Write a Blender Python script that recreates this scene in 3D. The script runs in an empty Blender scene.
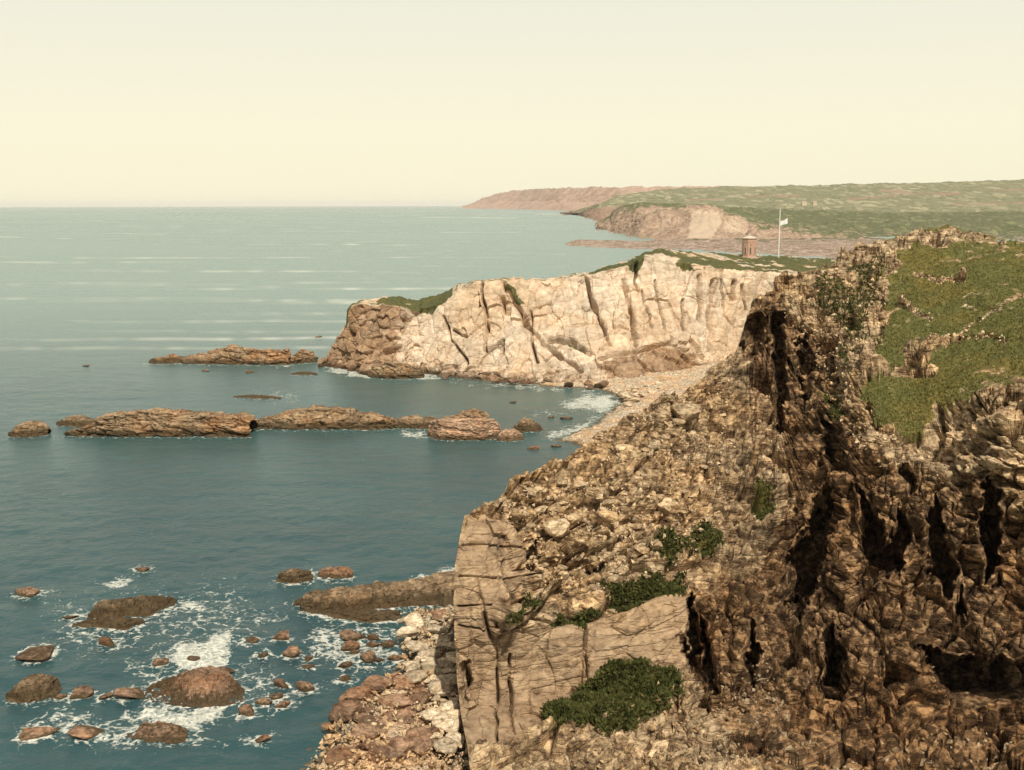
import bpy, math, random
import numpy as np
from mathutils import Vector, Matrix

R = math.radians
# ------------------------------------------------------------------ camera, sky, sun, exposure
F = 1098.0                      # focal length in pixels for a 1024 px wide frame
PITCH = R(9.30)
CAMZ = 46.0
ROLL = R(-0.12)
scene = bpy.context.scene
cd = bpy.data.cameras.new('camera'); cam = bpy.data.objects.new('camera', cd)
scene.collection.objects.link(cam); scene.camera = cam
cd.sensor_width = 36.0; cd.lens = 36.0 * F / 1024.0
cd.clip_start = 0.5; cd.clip_end = 300000.0
cam.location = (0, 0, CAMZ)
cam.rotation_mode = 'XYZ'
cam.matrix_world = Matrix.Translation((0, 0, CAMZ)) @ Matrix.Rotation(math.pi/2 - PITCH, 4, 'X') @ Matrix.Rotation(ROLL, 4, 'Z')

SUN_EL = R(53); SUN_AZ = R(164)          # azimuth from +Y (north) towards +X (east): behind the camera, to the right
w = bpy.data.worlds.new('World'); scene.world = w; w.use_nodes = True
nt = w.node_tree; nt.nodes.clear()
wo = nt.nodes.new('ShaderNodeOutputWorld'); bg = nt.nodes.new('ShaderNodeBackground')
sky = nt.nodes.new('ShaderNodeTexSky'); sky.sky_type = 'NISHITA'; sky.sun_disc = False
sky.sun_elevation = SUN_EL; sky.sun_rotation = SUN_AZ
sky.air_density = 1.0; sky.dust_density = 1.5; sky.ozone_density = 1.0; sky.altitude = 50
hs = nt.nodes.new('ShaderNodeHueSaturation'); hs.inputs['Saturation'].default_value = 0.35
mx = nt.nodes.new('ShaderNodeMix'); mx.data_type = 'RGBA'; mx.blend_type = 'MULTIPLY'; mx.inputs[0].default_value = 1.0
mx.inputs[7].default_value = (1.0, 0.98, 0.88, 1)
nt.links.new(sky.outputs[0], hs.inputs['Color']); nt.links.new(hs.outputs[0], mx.inputs[6])
# a pale summer veil over the lower sky
tc = nt.nodes.new('ShaderNodeTexCoord'); sx_ = nt.nodes.new('ShaderNodeSeparateXYZ'); nt.links.new(tc.outputs['Generated'], sx_.inputs[0])
vr = nt.nodes.new('ShaderNodeValToRGB'); nt.links.new(sx_.outputs[2], vr.inputs[0]); e = vr.color_ramp.elements
e[0].position = 0.0; e[0].color = (9.9, 9.2, 6.7, 1); e[1].position = 0.20; e[1].color = (8.4, 8.5, 7.2, 1)
e.new(0.07).color = (9.7, 9.15, 7.0, 1)
fr = nt.nodes.new('ShaderNodeMapRange'); fr.interpolation_type = 'SMOOTHSTEP'; nt.links.new(sx_.outputs[2], fr.inputs[0])
fr.inputs[1].default_value = .15; fr.inputs[2].default_value = .42; fr.inputs[3].default_value = 1.0; fr.inputs[4].default_value = 0.12
mv = nt.nodes.new('ShaderNodeMix'); mv.data_type = 'RGBA'; nt.links.new(fr.outputs[0], mv.inputs[0])
nt.links.new(mx.outputs[2], mv.inputs[6]); nt.links.new(vr.outputs[0], mv.inputs[7])
nt.links.new(mv.outputs[2], bg.inputs[0]); bg.inputs[1].default_value = 0.10
nt.links.new(bg.outputs[0], wo.inputs[0])

sd = bpy.data.lights.new('sun', 'SUN'); sd.energy = 4.3; sd.angle = R(0.5); sd.color = (1.0, 0.93, 0.80)
sun = bpy.data.objects.new('sun', sd); scene.collection.objects.link(sun)
to_sun = Vector((math.sin(SUN_AZ)*math.cos(SUN_EL), math.cos(SUN_AZ)*math.cos(SUN_EL), math.sin(SUN_EL)))
sun.rotation_euler = (-to_sun).to_track_quat('-Z', 'Y').to_euler(); sun.location = (60, -60, 120)

vs = scene.view_settings
vs.view_transform = 'Standard'; vs.look = 'None'; vs.gamma = 1.0; vs.use_curve_mapping = False
vs.exposure = 0.0
scene.cycles.max_bounces = 6; scene.cycles.volume_bounces = 0; scene.cycles.use_denoising = True

# ------------------------------------------------------------------ helpers
COL = scene.collection
rng = np.random.default_rng(7)
random.seed(7)

def ray(px, py):
    px = np.asarray(px, float); py = np.asarray(py, float)
    u0 = (px - 512.0) / F; v0 = -(py - 385.0) / F
    c, s = math.cos(ROLL), math.sin(ROLL)
    u = u0*c - v0*s; v = u0*s + v0*c
    cp, sp = math.cos(PITCH), math.sin(PITCH)
    return u, cp + v*sp, -sp + v*cp            # x, y, z (looking down by PITCH)

def W(px, py, Y):
    x, y, z = ray(px, py); t = np.asarray(Y, float)/y
    return np.stack(np.broadcast_arrays(x*t, y*t, CAMZ + z*t), -1)

def S(px, py, z0=0.0):
    x, y, z = ray(px, py); t = (z0 - CAMZ)/z
    return np.stack(np.broadcast_arrays(x*t, y*t, CAMZ + z*t), -1)

def project(P):
    d = P - np.array([0, 0, CAMZ]); cp, sp = math.cos(PITCH), math.sin(PITCH)
    dep = d[..., 1]*cp - d[..., 2]*sp; up = d[..., 1]*sp + d[..., 2]*cp
    u, v = d[..., 0]/dep, up/dep; c, s = math.cos(ROLL), math.sin(ROLL)
    return 512 + F*(u*c + v*s), 385 - F*(-u*s + v*c)

def _h(ix, iy, iz, seed):
    with np.errstate(over='ignore'):
        h = (ix.astype(np.uint32)*np.uint32(374761393) + iy.astype(np.uint32)*np.uint32(668265263)
             + iz.astype(np.uint32)*np.uint32(2246822519) + np.uint32((seed*3266489917) & 0xffffffff))
        h = (h ^ (h >> np.uint32(15)))*np.uint32(2246822519); h = (h ^ (h >> np.uint32(13)))*np.uint32(3266489917)
        return ((h ^ (h >> np.uint32(16))) & np.uint32(0xffffff)).astype(np.float64)/16777215.0

def vnoise(P, seed=0):
    i = np.floor(P).astype(np.int64); f = P - i; f = f*f*f*(f*(f*6 - 15) + 10)
    r = 0
    for dx in (0, 1):
        wx = f[..., 0] if dx else 1 - f[..., 0]
        for dy in (0, 1):
            wy = f[..., 1] if dy else 1 - f[..., 1]
            for dz in (0, 1):
                wz = f[..., 2] if dz else 1 - f[..., 2]
                r = r + wx*wy*wz*_h(i[..., 0]+dx, i[..., 1]+dy, i[..., 2]+dz, seed)
    return r*2 - 1

def fbm(P, oct=4, seed=0, gain=0.5):
    r = 0; a = 1.0; t = 0
    for k in range(oct):
        r = r + a*vnoise(P*(2.03**k) + 17.3*k, seed + k); t += a; a *= gain
    return r/t

def worley(P, seed=0, jit=0.95):
    """F1, F2, and two random values of the nearest cell"""
    sh = P.shape[:-1]; Q = P.reshape(-1, 3); i = np.floor(Q).astype(np.int64)
    n = len(Q); f1 = np.full(n, 9.0); f2 = np.full(n, 9.0); ra = np.zeros(n); vec = np.zeros((n, 3))
    for dx in (-1, 0, 1):
        for dy in (-1, 0, 1):
            for dz in (-1, 0, 1):
                cx, cy, cz = i[:, 0]+dx, i[:, 1]+dy, i[:, 2]+dz
                ox = cx + .5 + jit*(_h(cx, cy, cz, seed+1) - .5); oy = cy + .5 + jit*(_h(cx, cy, cz, seed+2) - .5)
                oz = cz + .5 + jit*(_h(cx, cy, cz, seed+3) - .5)
                v = np.stack([Q[:, 0]-ox, Q[:, 1]-oy, Q[:, 2]-oz], 1); d = np.sqrt((v*v).sum(1))
                near = d < f1
                f2 = np.where(near, f1, np.minimum(f2, d))
                ra = np.where(near, _h(cx, cy, cz, seed+4), ra); vec = np.where(near[:, None], v, vec)
                f1 = np.where(near, d, f1)
    return f1.reshape(sh), f2.reshape(sh), ra.reshape(sh), vec.reshape(sh + (3,))

def rotm(ax, ay, az):
    return np.array(Matrix.Rotation(R(az), 3, 'Z') @ Matrix.Rotation(R(ay), 3, 'Y') @ Matrix.Rotation(R(ax), 3, 'X'))

def blocks(P, size, rot, seed, warp=0.25):
    """stepped and tilted blocks: each cell of a stretched lattice gets its own offset and its own tilt; returns offset in -1..1 and crack 0..1"""
    Q = (P @ rot)/np.asarray(size, float)
    Q = Q + warp*np.stack([fbm(Q*0.9 + 5, 2, seed+11), fbm(Q*0.9 + 9, 2, seed+12), fbm(Q*0.9 + 13, 2, seed+13)], -1)
    f1, f2, ra, vec = worley(Q, seed)
    g = np.stack([_r(ra, 3.1), _r(ra, 7.7), _r(ra, 5.3)], -1)
    tilt = (vec*g).sum(-1)
    return (ra - .5)*1.5 + tilt*.75, np.clip(1 - (f2 - f1)/0.16, 0, 1)

def _r(a, k): return np.mod(a*k*1000.0, 2.0) - 1.0

def sm(a, b, x):
    t = np.clip((x - a)/(b - a), 0, 1); return t*t*(3 - 2*t)

def polydist(px, py, poly, closed=True):
    """signed distance in the units of px (negative inside when closed)"""
    sh = np.shape(px); x = np.ravel(px); y = np.ravel(py); n = len(poly)
    d = np.full(x.shape, 1e9); ins = np.zeros(x.shape, bool)
    for k in range(n if closed else n-1):
        x0, y0 = poly[k]; x1, y1 = poly[(k+1) % n]
        ex, ey = x1-x0, y1-y0; L = ex*ex + ey*ey + 1e-9
        t = np.clip(((x-x0)*ex + (y-y0)*ey)/L, 0, 1)
        d = np.minimum(d, np.hypot(x-x0-t*ex, y-y0-t*ey))
        if closed:
            c = ((y0 > y) != (y1 > y)) & (x < (x1-x0)*(y-y0)/((y1-y0) if y1 != y0 else 1e-9) + x0); ins ^= c
    if closed: d = np.where(ins, -d, d)
    return d.reshape(sh)

def pmask(px, py, poly, soft=6): return 1 - sm(-soft, soft, polydist(px, py, poly))
def lines(px, py, ls, wd):
    r = np.zeros(np.shape(px))
    for l in ls:
        k = wd
        if isinstance(l, tuple): l, k = l
        r = np.maximum(r, np.exp(-(polydist(px, py, l, False)/k)**2))
    return r

def mesh_np(name, V, faces, mat, attrs=None, smooth=True):
    """faces: (n,4) or (n,3) int array"""
    V = np.asarray(V, np.float32).reshape(-1, 3); faces = np.asarray(faces, np.int32); k = faces.shape[1]
    me = bpy.data.meshes.new(name); me.vertices.add(len(V)); me.vertices.foreach_set('co', V.ravel())
    me.loops.add(faces.size); me.loops.foreach_set('vertex_index', faces.ravel())
    me.polygons.add(len(faces)); me.polygons.foreach_set('loop_start', np.arange(len(faces), dtype=np.int32)*k)
    me.polygons.foreach_set('use_smooth', np.full(len(faces), smooth))
    for a, v in (attrs or {}).items():
        at = me.attributes.new(a, 'FLOAT', 'POINT'); at.data.foreach_set('value', np.ravel(v).astype(np.float32))
    me.update(calc_edges=True); me.validate()
    if mat is not None: me.materials.append(mat)
    return me

def grid_faces(nr, nc):
    i = np.arange(nr*nc).reshape(nr, nc)
    return np.stack([i[:-1, :-1], i[:-1, 1:], i[1:, 1:], i[1:, :-1]], -1).reshape(-1, 4)

def grid_normals(G):
    du = np.gradient(G, axis=1); dv = np.gradient(G, axis=0)
    n = np.cross(du, dv); n /= np.linalg.norm(n, axis=-1, keepdims=True) + 1e-9
    return n

def obj(name, me, parent=None):
    o = bpy.data.objects.new(name, me); COL.objects.link(o)
    if parent: o.parent = parent
    return o

def tag(o, label=None, cat=None, group=None, kind=None):
    if label: o['label'] = label
    if cat: o['category'] = cat
    if group: o['group'] = group
    if kind: o['kind'] = kind
    return o

# ------------------------------------------------------------------ materials
class NT:
    def __init__(s, name):
        s.m = bpy.data.materials.new(name); s.m.use_nodes = True; s.t = s.m.node_tree; s.t.nodes.clear()
        s.out = s.n('OutputMaterial'); s.b = s.n('BsdfPrincipled'); s.l(s.b.outputs[0], s.out.inputs[0])
    def n(s, k): return s.t.nodes.new('ShaderNode' + k)
    def l(s, a, b): s.t.links.new(a, b)
    def put(s, sock, v):
        if isinstance(v, bpy.types.NodeSocket): s.l(v, sock)
        elif isinstance(v, (tuple, list)): sock.default_value = tuple(v) + (1,) if len(v) == 3 and sock.type == 'RGBA' else tuple(v)
        else: sock.default_value = v
    def obj(s): return s.n('TexCoord').outputs['Object']
    def map(s, v, scale=(1, 1, 1), rot=(0, 0, 0), loc=(0, 0, 0)):
        q = s.n('Mapping'); s.l(v, q.inputs[0]); q.inputs['Scale'].default_value = scale
        q.inputs['Rotation'].default_value = [R(a) for a in rot]; q.inputs['Location'].default_value = loc; return q.outputs[0]
    def noise(s, v, scale, det=6, rough=.6, dist=0.0):
        q = s.n('TexNoise'); s.l(v, q.inputs['Vector']); q.inputs['Scale'].default_value = scale
        q.inputs['Detail'].default_value = det; q.inputs['Roughness'].default_value = rough; q.inputs['Distortion'].default_value = dist
        return q.outputs[0]
    def vor(s, v, scale, feat='DISTANCE_TO_EDGE', out=0):
        q = s.n('TexVoronoi'); q.feature = feat; s.l(v, q.inputs['Vector']); q.inputs['Scale'].default_value = scale; return q.outputs[out]
    def math(s, op, a, b=0.0, clamp=False):
        q = s.n('Math'); q.operation = op; q.use_clamp = clamp; s.put(q.inputs[0], a); s.put(q.inputs[1], b); return q.outputs[0]
    def ss(s, x, a, b):
        q = s.n('MapRange'); q.interpolation_type = 'SMOOTHSTEP'; s.put(q.inputs[0], x); q.inputs[1].default_value = a; q.inputs[2].default_value = b
        return q.outputs[0]
    def ramp(s, x, stops):
        q = s.n('ValToRGB'); s.l(x, q.inputs[0]); e = q.color_ramp.elements
        while len(e) < len(stops): e.new(0.5)
        for k, (p, c) in enumerate(stops): e[k].position = p; e[k].color = tuple(c) + (1,)
        return q.outputs[0]
    def mix(s, f, a, b, mode='MIX'):
        q = s.n('Mix'); q.data_type = 'RGBA'; q.blend_type = mode; s.put(q.inputs[0], f); s.put(q.inputs[6], a); s.put(q.inputs[7], b); return q.outputs[2]
    def attr(s, name):
        q = s.n('Attribute'); q.attribute_name = name; return q.outputs['Fac']
    def sep(s, v):
        q = s.n('SeparateXYZ'); s.l(v, q.inputs[0]); return q.outputs
    def bump(s, h, strength, dist):
        q = s.n('Bump'); s.l(h, q.inputs['Height']); q.inputs['Strength'].default_value = strength; q.inputs['Distance'].default_value = dist
        s.l(q.outputs[0], s.b.inputs['Normal'])

GREEN_A, GREEN_B, GREEN_DRY = (0.095, 0.095, 0.027), (0.155, 0.143, 0.046), (0.33, 0.26, 0.13)

def rock_mat(name, light, mid, dark, s=1.0, rot=(0, 0, 0), stretch=(0.55, 0.55, 1.9), contrast=0.0, fw=.68, fs=1.9, crack=.45, grass=False, weed=None, patch=0.3,
             green=(GREEN_A, GREEN_B, GREEN_DRY), bump=0.6, bdist=0.25, rnd=False, tint=(1.12, 0.9, 0.74), cellv=1.0, brown_shade=False, shard=1.5, sharda=.30, shardb=.42):
    t = NT(name); o = t.obj()
    if rnd:
        oi = t.n('ObjectInfo'); ad = t.n('VectorMath'); ad.operation = 'ADD'; t.l(o, ad.inputs[0])
        sc = t.math('MULTIPLY', oi.outputs['Random'], 37.0); t.l(sc, ad.inputs[1]); o2 = ad.outputs[0]
    else: o2 = o
    big = t.noise(o2, 0.09*s, 5, .6, 0.4)
    fine = t.noise(o2, fs*s, 9, .72, 0.3)
    lay = t.noise(t.map(o2, stretch, rot), 0.9*s, 6, .65, 0.8)
    v = t.math('ADD', t.math('MULTIPLY', fine, fw), t.math('MULTIPLY', lay, 1-fw))
    c = t.ramp(v, [(.37 + contrast, dark), (.455 + contrast*.5, mid), (.54, light), (.66, tuple(min(.8, x*1.3) for x in light))])
    c = t.mix(t.ss(big, .42, .62), c, t.mix(1.0, c, tint, 'MULTIPLY'))
    cr = t.vor(t.map(o2, tuple(x*1.2 for x in stretch), rot), 0.55*s)
    c = t.mix(t.math('MULTIPLY', t.math('SUBTRACT', 1, t.ss(cr, 0.0, .05)), crack), c, dark)
    cell = t.n('SeparateColor'); t.l(t.vor(t.map(o2, tuple(x*1.2 for x in stretch), rot), 0.55*s, 'F1', 1), cell.inputs[0])
    cell2 = t.n('SeparateColor'); t.l(t.vor(o2, 1.9*s, 'F1', 1), cell2.inputs[0])
    kv = t.math('ADD', .62, t.math('ADD', t.math('MULTIPLY', cell.outputs[0], .42*cellv), t.math('MULTIPLY', cell2.outputs[1], .42*cellv)))
    hq = t.n('HueSaturation'); t.l(c, hq.inputs['Color']); t.l(kv, hq.inputs['Value']); c = hq.outputs[0]
    st = t.ss(t.noise(o2, 0.28*s, 8, .7, 1.2), .56, .66)
    c = t.mix(t.math('MULTIPLY', st, patch), c, dark)
    if rnd:
        hv = t.n('HueSaturation'); t.l(c, hv.inputs['Color'])
        t.l(t.math('ADD', .72, t.math('MULTIPLY', oi.outputs['Random'], .55)), hv.inputs['Value']); c = hv.outputs[0]
    if weed is not None:                          # weed and wet rock low down, by the sea
        z = t.sep(t.n('NewGeometry').outputs['Position'])[2]
        zz = t.math('ADD', z, t.math('MULTIPLY', t.math('SUBTRACT', fine, .5), 1.6))
        c = t.mix(t.math('MULTIPLY', t.math('SUBTRACT', 1, t.ss(zz, weed*.35, weed)), .8), c, (0.045, 0.032, 0.014))
    if brown_shade:                                     # brown darkening (near cliff: painted shade), broken into dark and pale shards
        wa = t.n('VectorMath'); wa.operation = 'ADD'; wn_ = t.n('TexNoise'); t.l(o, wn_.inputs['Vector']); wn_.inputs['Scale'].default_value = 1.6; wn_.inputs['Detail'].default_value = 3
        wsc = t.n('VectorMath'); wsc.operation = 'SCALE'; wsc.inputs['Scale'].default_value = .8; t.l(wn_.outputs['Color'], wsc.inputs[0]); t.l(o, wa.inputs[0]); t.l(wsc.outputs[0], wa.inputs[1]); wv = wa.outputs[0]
        sh = t.ss(t.math('ADD', t.attr('brown_shade'), t.math('MULTIPLY', t.math('SUBTRACT', t.noise(o, .35, 7, .7, .8), .5), 1.5)), .35, .65)
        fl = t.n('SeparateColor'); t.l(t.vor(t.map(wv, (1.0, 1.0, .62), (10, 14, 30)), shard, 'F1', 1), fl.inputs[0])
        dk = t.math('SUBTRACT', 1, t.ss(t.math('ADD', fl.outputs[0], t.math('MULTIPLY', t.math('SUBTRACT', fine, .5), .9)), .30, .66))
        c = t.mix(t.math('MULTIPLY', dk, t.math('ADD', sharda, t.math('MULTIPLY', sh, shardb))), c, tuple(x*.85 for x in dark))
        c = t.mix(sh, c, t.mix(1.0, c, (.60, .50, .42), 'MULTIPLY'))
    h = t.math('ADD', t.math('MULTIPLY', fine, 1.1), t.math('MULTIPLY', lay, .5))
    if brown_shade:                                     # the even faces: rain streaks and thin courses
        run = t.noise(t.map(o, (1.3, 1.3, .14)), 1.0, 6, .6, .3); crs = t.noise(t.map(o, (.25, .25, 3.2)), 1.0, 4, .6, .3)
        wc = t.ramp(t.math('ADD', t.math('MULTIPLY', run, .5), t.math('ADD', t.math('MULTIPLY', crs, .22), t.math('MULTIPLY', fine, .28))), [(.36, tuple(x*.62 for x in mid)), (.46, tuple(x*y for x, y in zip(mid, (1.2, 1.22, 1.32)))), (.58, tuple((.5*x+.4*y)*z for x, y, z in zip(light, mid, (1, .99, 1.08)))), (.7, light)])
        wl = t.attr('wall'); wl = t.math('MULTIPLY', wl, t.ss(t.noise(o, .5, 6, .7, .6), .28, .5)); c = t.mix(t.math('MULTIPLY', wl, .72), c, wc); h = t.math('MULTIPLY', h, t.math('SUBTRACT', 1.0, t.math('MULTIPLY', wl, .6)))
    h = t.math('ADD', h, t.math('MULTIPLY', t.ss(cr, 0, .09), .25))
    if grass:
        gn = t.noise(o, 0.8, 8, .72, .5)
        g = t.ss(t.math('ADD', t.attr('grass'), t.math('MULTIPLY', t.math('SUBTRACT', gn, .5), 1.3)), .42, .62)
        gc = t.ramp(t.noise(o, 1.9, 8, .75), [(.3, tuple(x*.45 for x in green[0])), (.46, green[0]), (.6, green[1]), (.76, green[2])])
        gc = t.mix(t.ss(t.noise(o, .12, 5, .6), .45, .7), gc, t.mix(1.0, gc, (1.5, 1.2, 1.0), 'MULTIPLY'))
        c = t.mix(g, c, gc)
    t.l(c, t.b.inputs['Base Color']); t.b.inputs['Roughness'].default_value = .92; t.b.inputs['Specular IOR Level'].default_value = .2
    t.bump(h, bump, bdist)
    return t.m

def plain_mat(name, ca, cb, scale=3.0, rough=.8, bump=.2, metallic=0.0):
    t = NT(name); o = t.obj(); n = t.noise(o, scale, 8, .65)
    t.l(t.ramp(n, [(.3, ca), (.7, cb)]), t.b.inputs['Base Color']); t.b.inputs['Roughness'].default_value = rough
    t.b.inputs['Metallic'].default_value = metallic; t.bump(n, bump, .03); return t.m

M = {}
M['near'] = rock_mat('near_rock', (.55, .41, .25), (.285, .187, .104), (.04, .024, .012), s=1.0, rot=(8, -7, 25), stretch=(.4, .4, 2.3), contrast=.022, fw=.5, fs=1.1, crack=.35, grass=True, patch=.55, weed=None, tint=(.96, .87, .76), bump=.75, bdist=.3, brown_shade=True)
M['head'] = rock_mat('headland_rock', (.73, .585, .44), (.62, .475, .335), (.28, .195, .125), s=.42, rot=(0, 70, 20), contrast=-.06, crack=.18, grass=True, patch=.25, weed=1.6, tint=(.95, .86, .76), cellv=.6, brown_shade=True, shard=.5, sharda=.0, shardb=.30, bump=.6, bdist=.6,
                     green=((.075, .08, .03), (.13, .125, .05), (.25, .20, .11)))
M['reef'] = rock_mat('reef_rock', (.36, .255, .155), (.22, .145, .082), (.06, .036, .018), s=.8, rot=(6, 4, 0), stretch=(.3, .3, 2.6), fw=.45, weed=1.9, patch=.35, bump=.8, bdist=.4)
M['pinkreef'] = rock_mat('pink_reef_rock', (.44, .30, .20), (.32, .205, .13), (.10, .06, .035), s=.8, weed=1.3, patch=.25, bump=.7, bdist=.3)
M['boulder'] = rock_mat('boulder_rock', (.25, .16, .102), (.165, .10, .062), (.05, .03, .018), s=1.3, weed=.55, patch=.3, rnd=True, bump=.6, bdist=.12)
M['pale'] = rock_mat('pale_stone', (.60, .49, .35), (.45, .35, .23), (.14, .09, .05), s=1.3, tint=(1, .92, .82), patch=.2, rnd=True, bump=.6, bdist=.12)
M['beach'] = rock_mat('beach_shingle', (.62, .51, .37), (.42, .32, .21), (.12, .08, .045), s=1.6, stretch=(1, 1, 1), patch=.35, weed=.5, bump=.9, bdist=.25)
M['block'] = rock_mat('slope_rock', (.50, .38, .24), (.34, .235, .135), (.09, .055, .03), s=1.3, tint=(1, .88, .75), patch=.3, rnd=True, bump=.7, bdist=.12)

def leaf_mat(name, cols):
    t = NT(name); o = t.obj(); n = t.noise(o, 1.2, 4, .6); n2 = t.noise(o, 9, 2, .5)
    t.l(t.ramp(t.math('ADD', t.math('MULTIPLY', n, .6), t.math('MULTIPLY', n2, .4)), [(.32, cols[0]), (.5, cols[1]), (.68, cols[2])]), t.b.inputs['Base Color'])
    t.b.inputs['Roughness'].default_value = .8; t.b.inputs['Specular IOR Level'].default_value = .15; return t.m
M['grass'] = leaf_mat('grass_blades', [(.080, .084, .022), (.14, .132, .038), (.27, .22, .095)])
M['gorse'] = leaf_mat('gorse_leaves', [(.025, .03, .008), (.06, .064, .016), (.14, .125, .04)])

# ------------------------------------------------------------------ loft: rows of controls, columns by picture x
def ctl(pts, x):
    p = np.array(pts, float); return np.interp(x, p[:, 0], p[:, 1])

def loft(cols, rows, nseg):
    """rows: list of arrays (ncol,3); nseg: subdivisions between them. returns grid and row parameter"""
    out = []; par = []
    for k in range(len(rows)-1):
        for j in range(nseg[k]):
            t = j/nseg[k]; out.append(rows[k]*(1-t) + rows[k+1]*t); par.append(k + t)
    out.append(rows[-1]); par.append(len(rows)-1.0)
    return np.array(out), np.array(par)

# ------------------------------------------------------------------ the near cliff
CREST = [(440, 520), (455, 515), (462, 509), (468, 504), (484, 497), (497, 490), (500, 478), (521, 469), (549, 460), (577, 450), (593, 436), (624, 419), (659, 398), (690, 388),
         (715, 368), (733, 354), (738, 345), (748, 317), (757, 296), (772, 289), (775, 276), (781, 271), (800, 269), (819, 267), (836, 260), (842, 250), (860, 246), (886, 241),
         (905, 234), (925, 228), (938, 223), (950, 224), (960, 227), (980, 233), (1004, 239), (1060, 250)]
XL = [(480, 478), (505, 468), (520, 463), (545, 458), (566, 455), (600, 454), (640, 455), (680, 457), (715, 461), (745, 467), (800, 474)]
DEPTH = [(455, 800, 77), (455, 745, 87), (455, 650, 91), (455, 560, 93), (466, 506, 97), (480, 510, 97), (500, 745, 86), (500, 600, 91), (505, 520, 96),
         (560, 700, 91.5), (560, 615, 93.2), (545, 585, 96), (560, 540, 100), (560, 500, 104), (549, 462, 109), (600, 745, 86), (620, 690, 92), (630, 610, 95), (620, 580, 98),
         (610, 520, 104), (600, 470, 111), (593, 438, 119), (660, 720, 88), (685, 660, 95), (688, 590, 98), (660, 550, 103), (660, 500, 111), (660, 440, 124), (659, 400, 132),
         (700, 390, 143), (700, 450, 126), (715, 500, 114), (720, 560, 104), (720, 620, 97), (720, 690, 90), (720, 745, 84), (733, 358, 153), (750, 330, 157), (745, 420, 136), (760, 470, 122),
         (760, 540, 107), (760, 610, 97.5), (770, 680, 91), (770, 745, 84), (775, 290, 163), (775, 350, 152), (780, 420, 136), (790, 470, 121), (800, 540, 108), (800, 620, 98), (810, 700, 89), (830, 745, 83.5),
         (800, 275, 165), (836, 264, 167), (820, 300, 156), (825, 350, 144), (830, 400, 129), (838, 450, 115), (845, 500, 105.5), (850, 560, 99), (850, 620, 95), (855, 690, 88), (870, 745, 83), (860, 250, 170),
         (870, 290, 155), (870, 340, 139), (868, 390, 121), (878, 430, 111), (885, 470, 105), (895, 520, 101), (900, 590, 96.5), (905, 660, 90), (910, 745, 82.5),
         (905, 238, 172), (938, 226, 175), (930, 260, 160), (925, 300, 146), (925, 350, 129), (915, 400, 116.5), (930, 435, 108), (950, 470, 101.5), (950, 540, 98), (950, 610, 94), (955, 680, 89), (960, 745, 82),
         (985, 238, 168), (985, 270, 150), (985, 320, 132), (985, 360, 118), (985, 392, 106), (985, 430, 100), (985, 500, 97.5), (985, 590, 94.5), (985, 640, 90), (985, 700, 87), (1006, 745, 81),
         (1060, 250, 155), (1060, 320, 122), (1060, 380, 104), (1060, 430, 97), (1060, 560, 93), (1060, 660, 87), (1060, 745, 80), (1060, 800, 70), (940, 800, 71), (800, 800, 72), (650, 800, 73), (540, 800, 75)]

def tps(ctrl, px, py, smooth=2.0):
    c = np.array(ctrl, float); n = len(c); x = c[:, :2]/100.0
    def U(r2): return np.where(r2 > 0, r2*np.log(r2 + 1e-12), 0)
    K = U(((x[:, None]-x[None])**2).sum(-1)) + smooth*1e-3*np.eye(n)
    Pm = np.c_[np.ones(n), x]; A = np.zeros((n+3, n+3)); A[:n, :n] = K; A[:n, n:] = Pm; A[n:, :n] = Pm.T
    s = np.linalg.solve(A, np.r_[c[:, 2], 0, 0, 0])
    qx, qy = np.ravel(px)/100.0, np.ravel(py)/100.0; r = s[n] + s[n+1]*qx + s[n+2]*qy
    for k in range(n): r = r + s[k]*U((qx-x[k, 0])**2 + (qy-x[k, 1])**2)
    return r.reshape(np.shape(px))

RECESS = [([(831, 478), (836, 513), (824, 561), (812, 600), (792, 603), (786, 560), (808, 513)], 6.5),
          ([(857, 486), (880, 519), (889, 542), (900, 561), (889, 576), (870, 568), (856, 539)], 6),
          ([(899, 508), (912, 539), (903, 578), (893, 545)], 4),
          ([(819, 415), (841, 432), (845, 448), (854, 474), (833, 478), (822, 448)], 6),
          ([(988, 474), (999, 494), (999, 548), (988, 584), (980, 515)], 5),
          ([(934, 492), (945, 529), (956, 568), (948, 594), (927, 561)], 4.5),
          ([(918, 642), (957, 655), (1070, 663), (1070, 692), (960, 704), (938, 680)], 6),
          ([(788, 590), (809, 605), (801, 625), (790, 615)], 4),
          ([(831, 622), (845, 657), (842, 699), (820, 699), (826, 660)], 4.5),
          ([(689, 592), (699, 620), (700, 670), (686, 668)], 4),
          ([(704, 610), (712, 650), (720, 700), (708, 690), (702, 650)], 3),
          ([(752, 620), (758, 650), (752, 690), (744, 660)], 3),
          ([(770, 312), (785, 318), (787, 380), (786, 436), (774, 400)], 5),
          ([(745, 318), (766, 318), (764, 350), (750, 362), (742, 345)], 3),
          ([(800, 330), (812, 350), (812, 400), (804, 420), (798, 380)], 4),
          ([(828, 375), (842, 385), (842, 410), (832, 410)], 3),
          ([(900, 465), (916, 478), (914, 490), (902, 482)], 3),
          ([(585, 563), (609, 565), (604, 573), (588, 574)], 1.5),
          ([(529, 548), (540, 540), (541, 560), (532, 575)], 1.6),
          ([(460, 668), (466, 664), (470, 690), (463, 702)], 2.0),
          ([(960, 585), (966, 600), (962, 620), (955, 610)], 3)]
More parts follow.
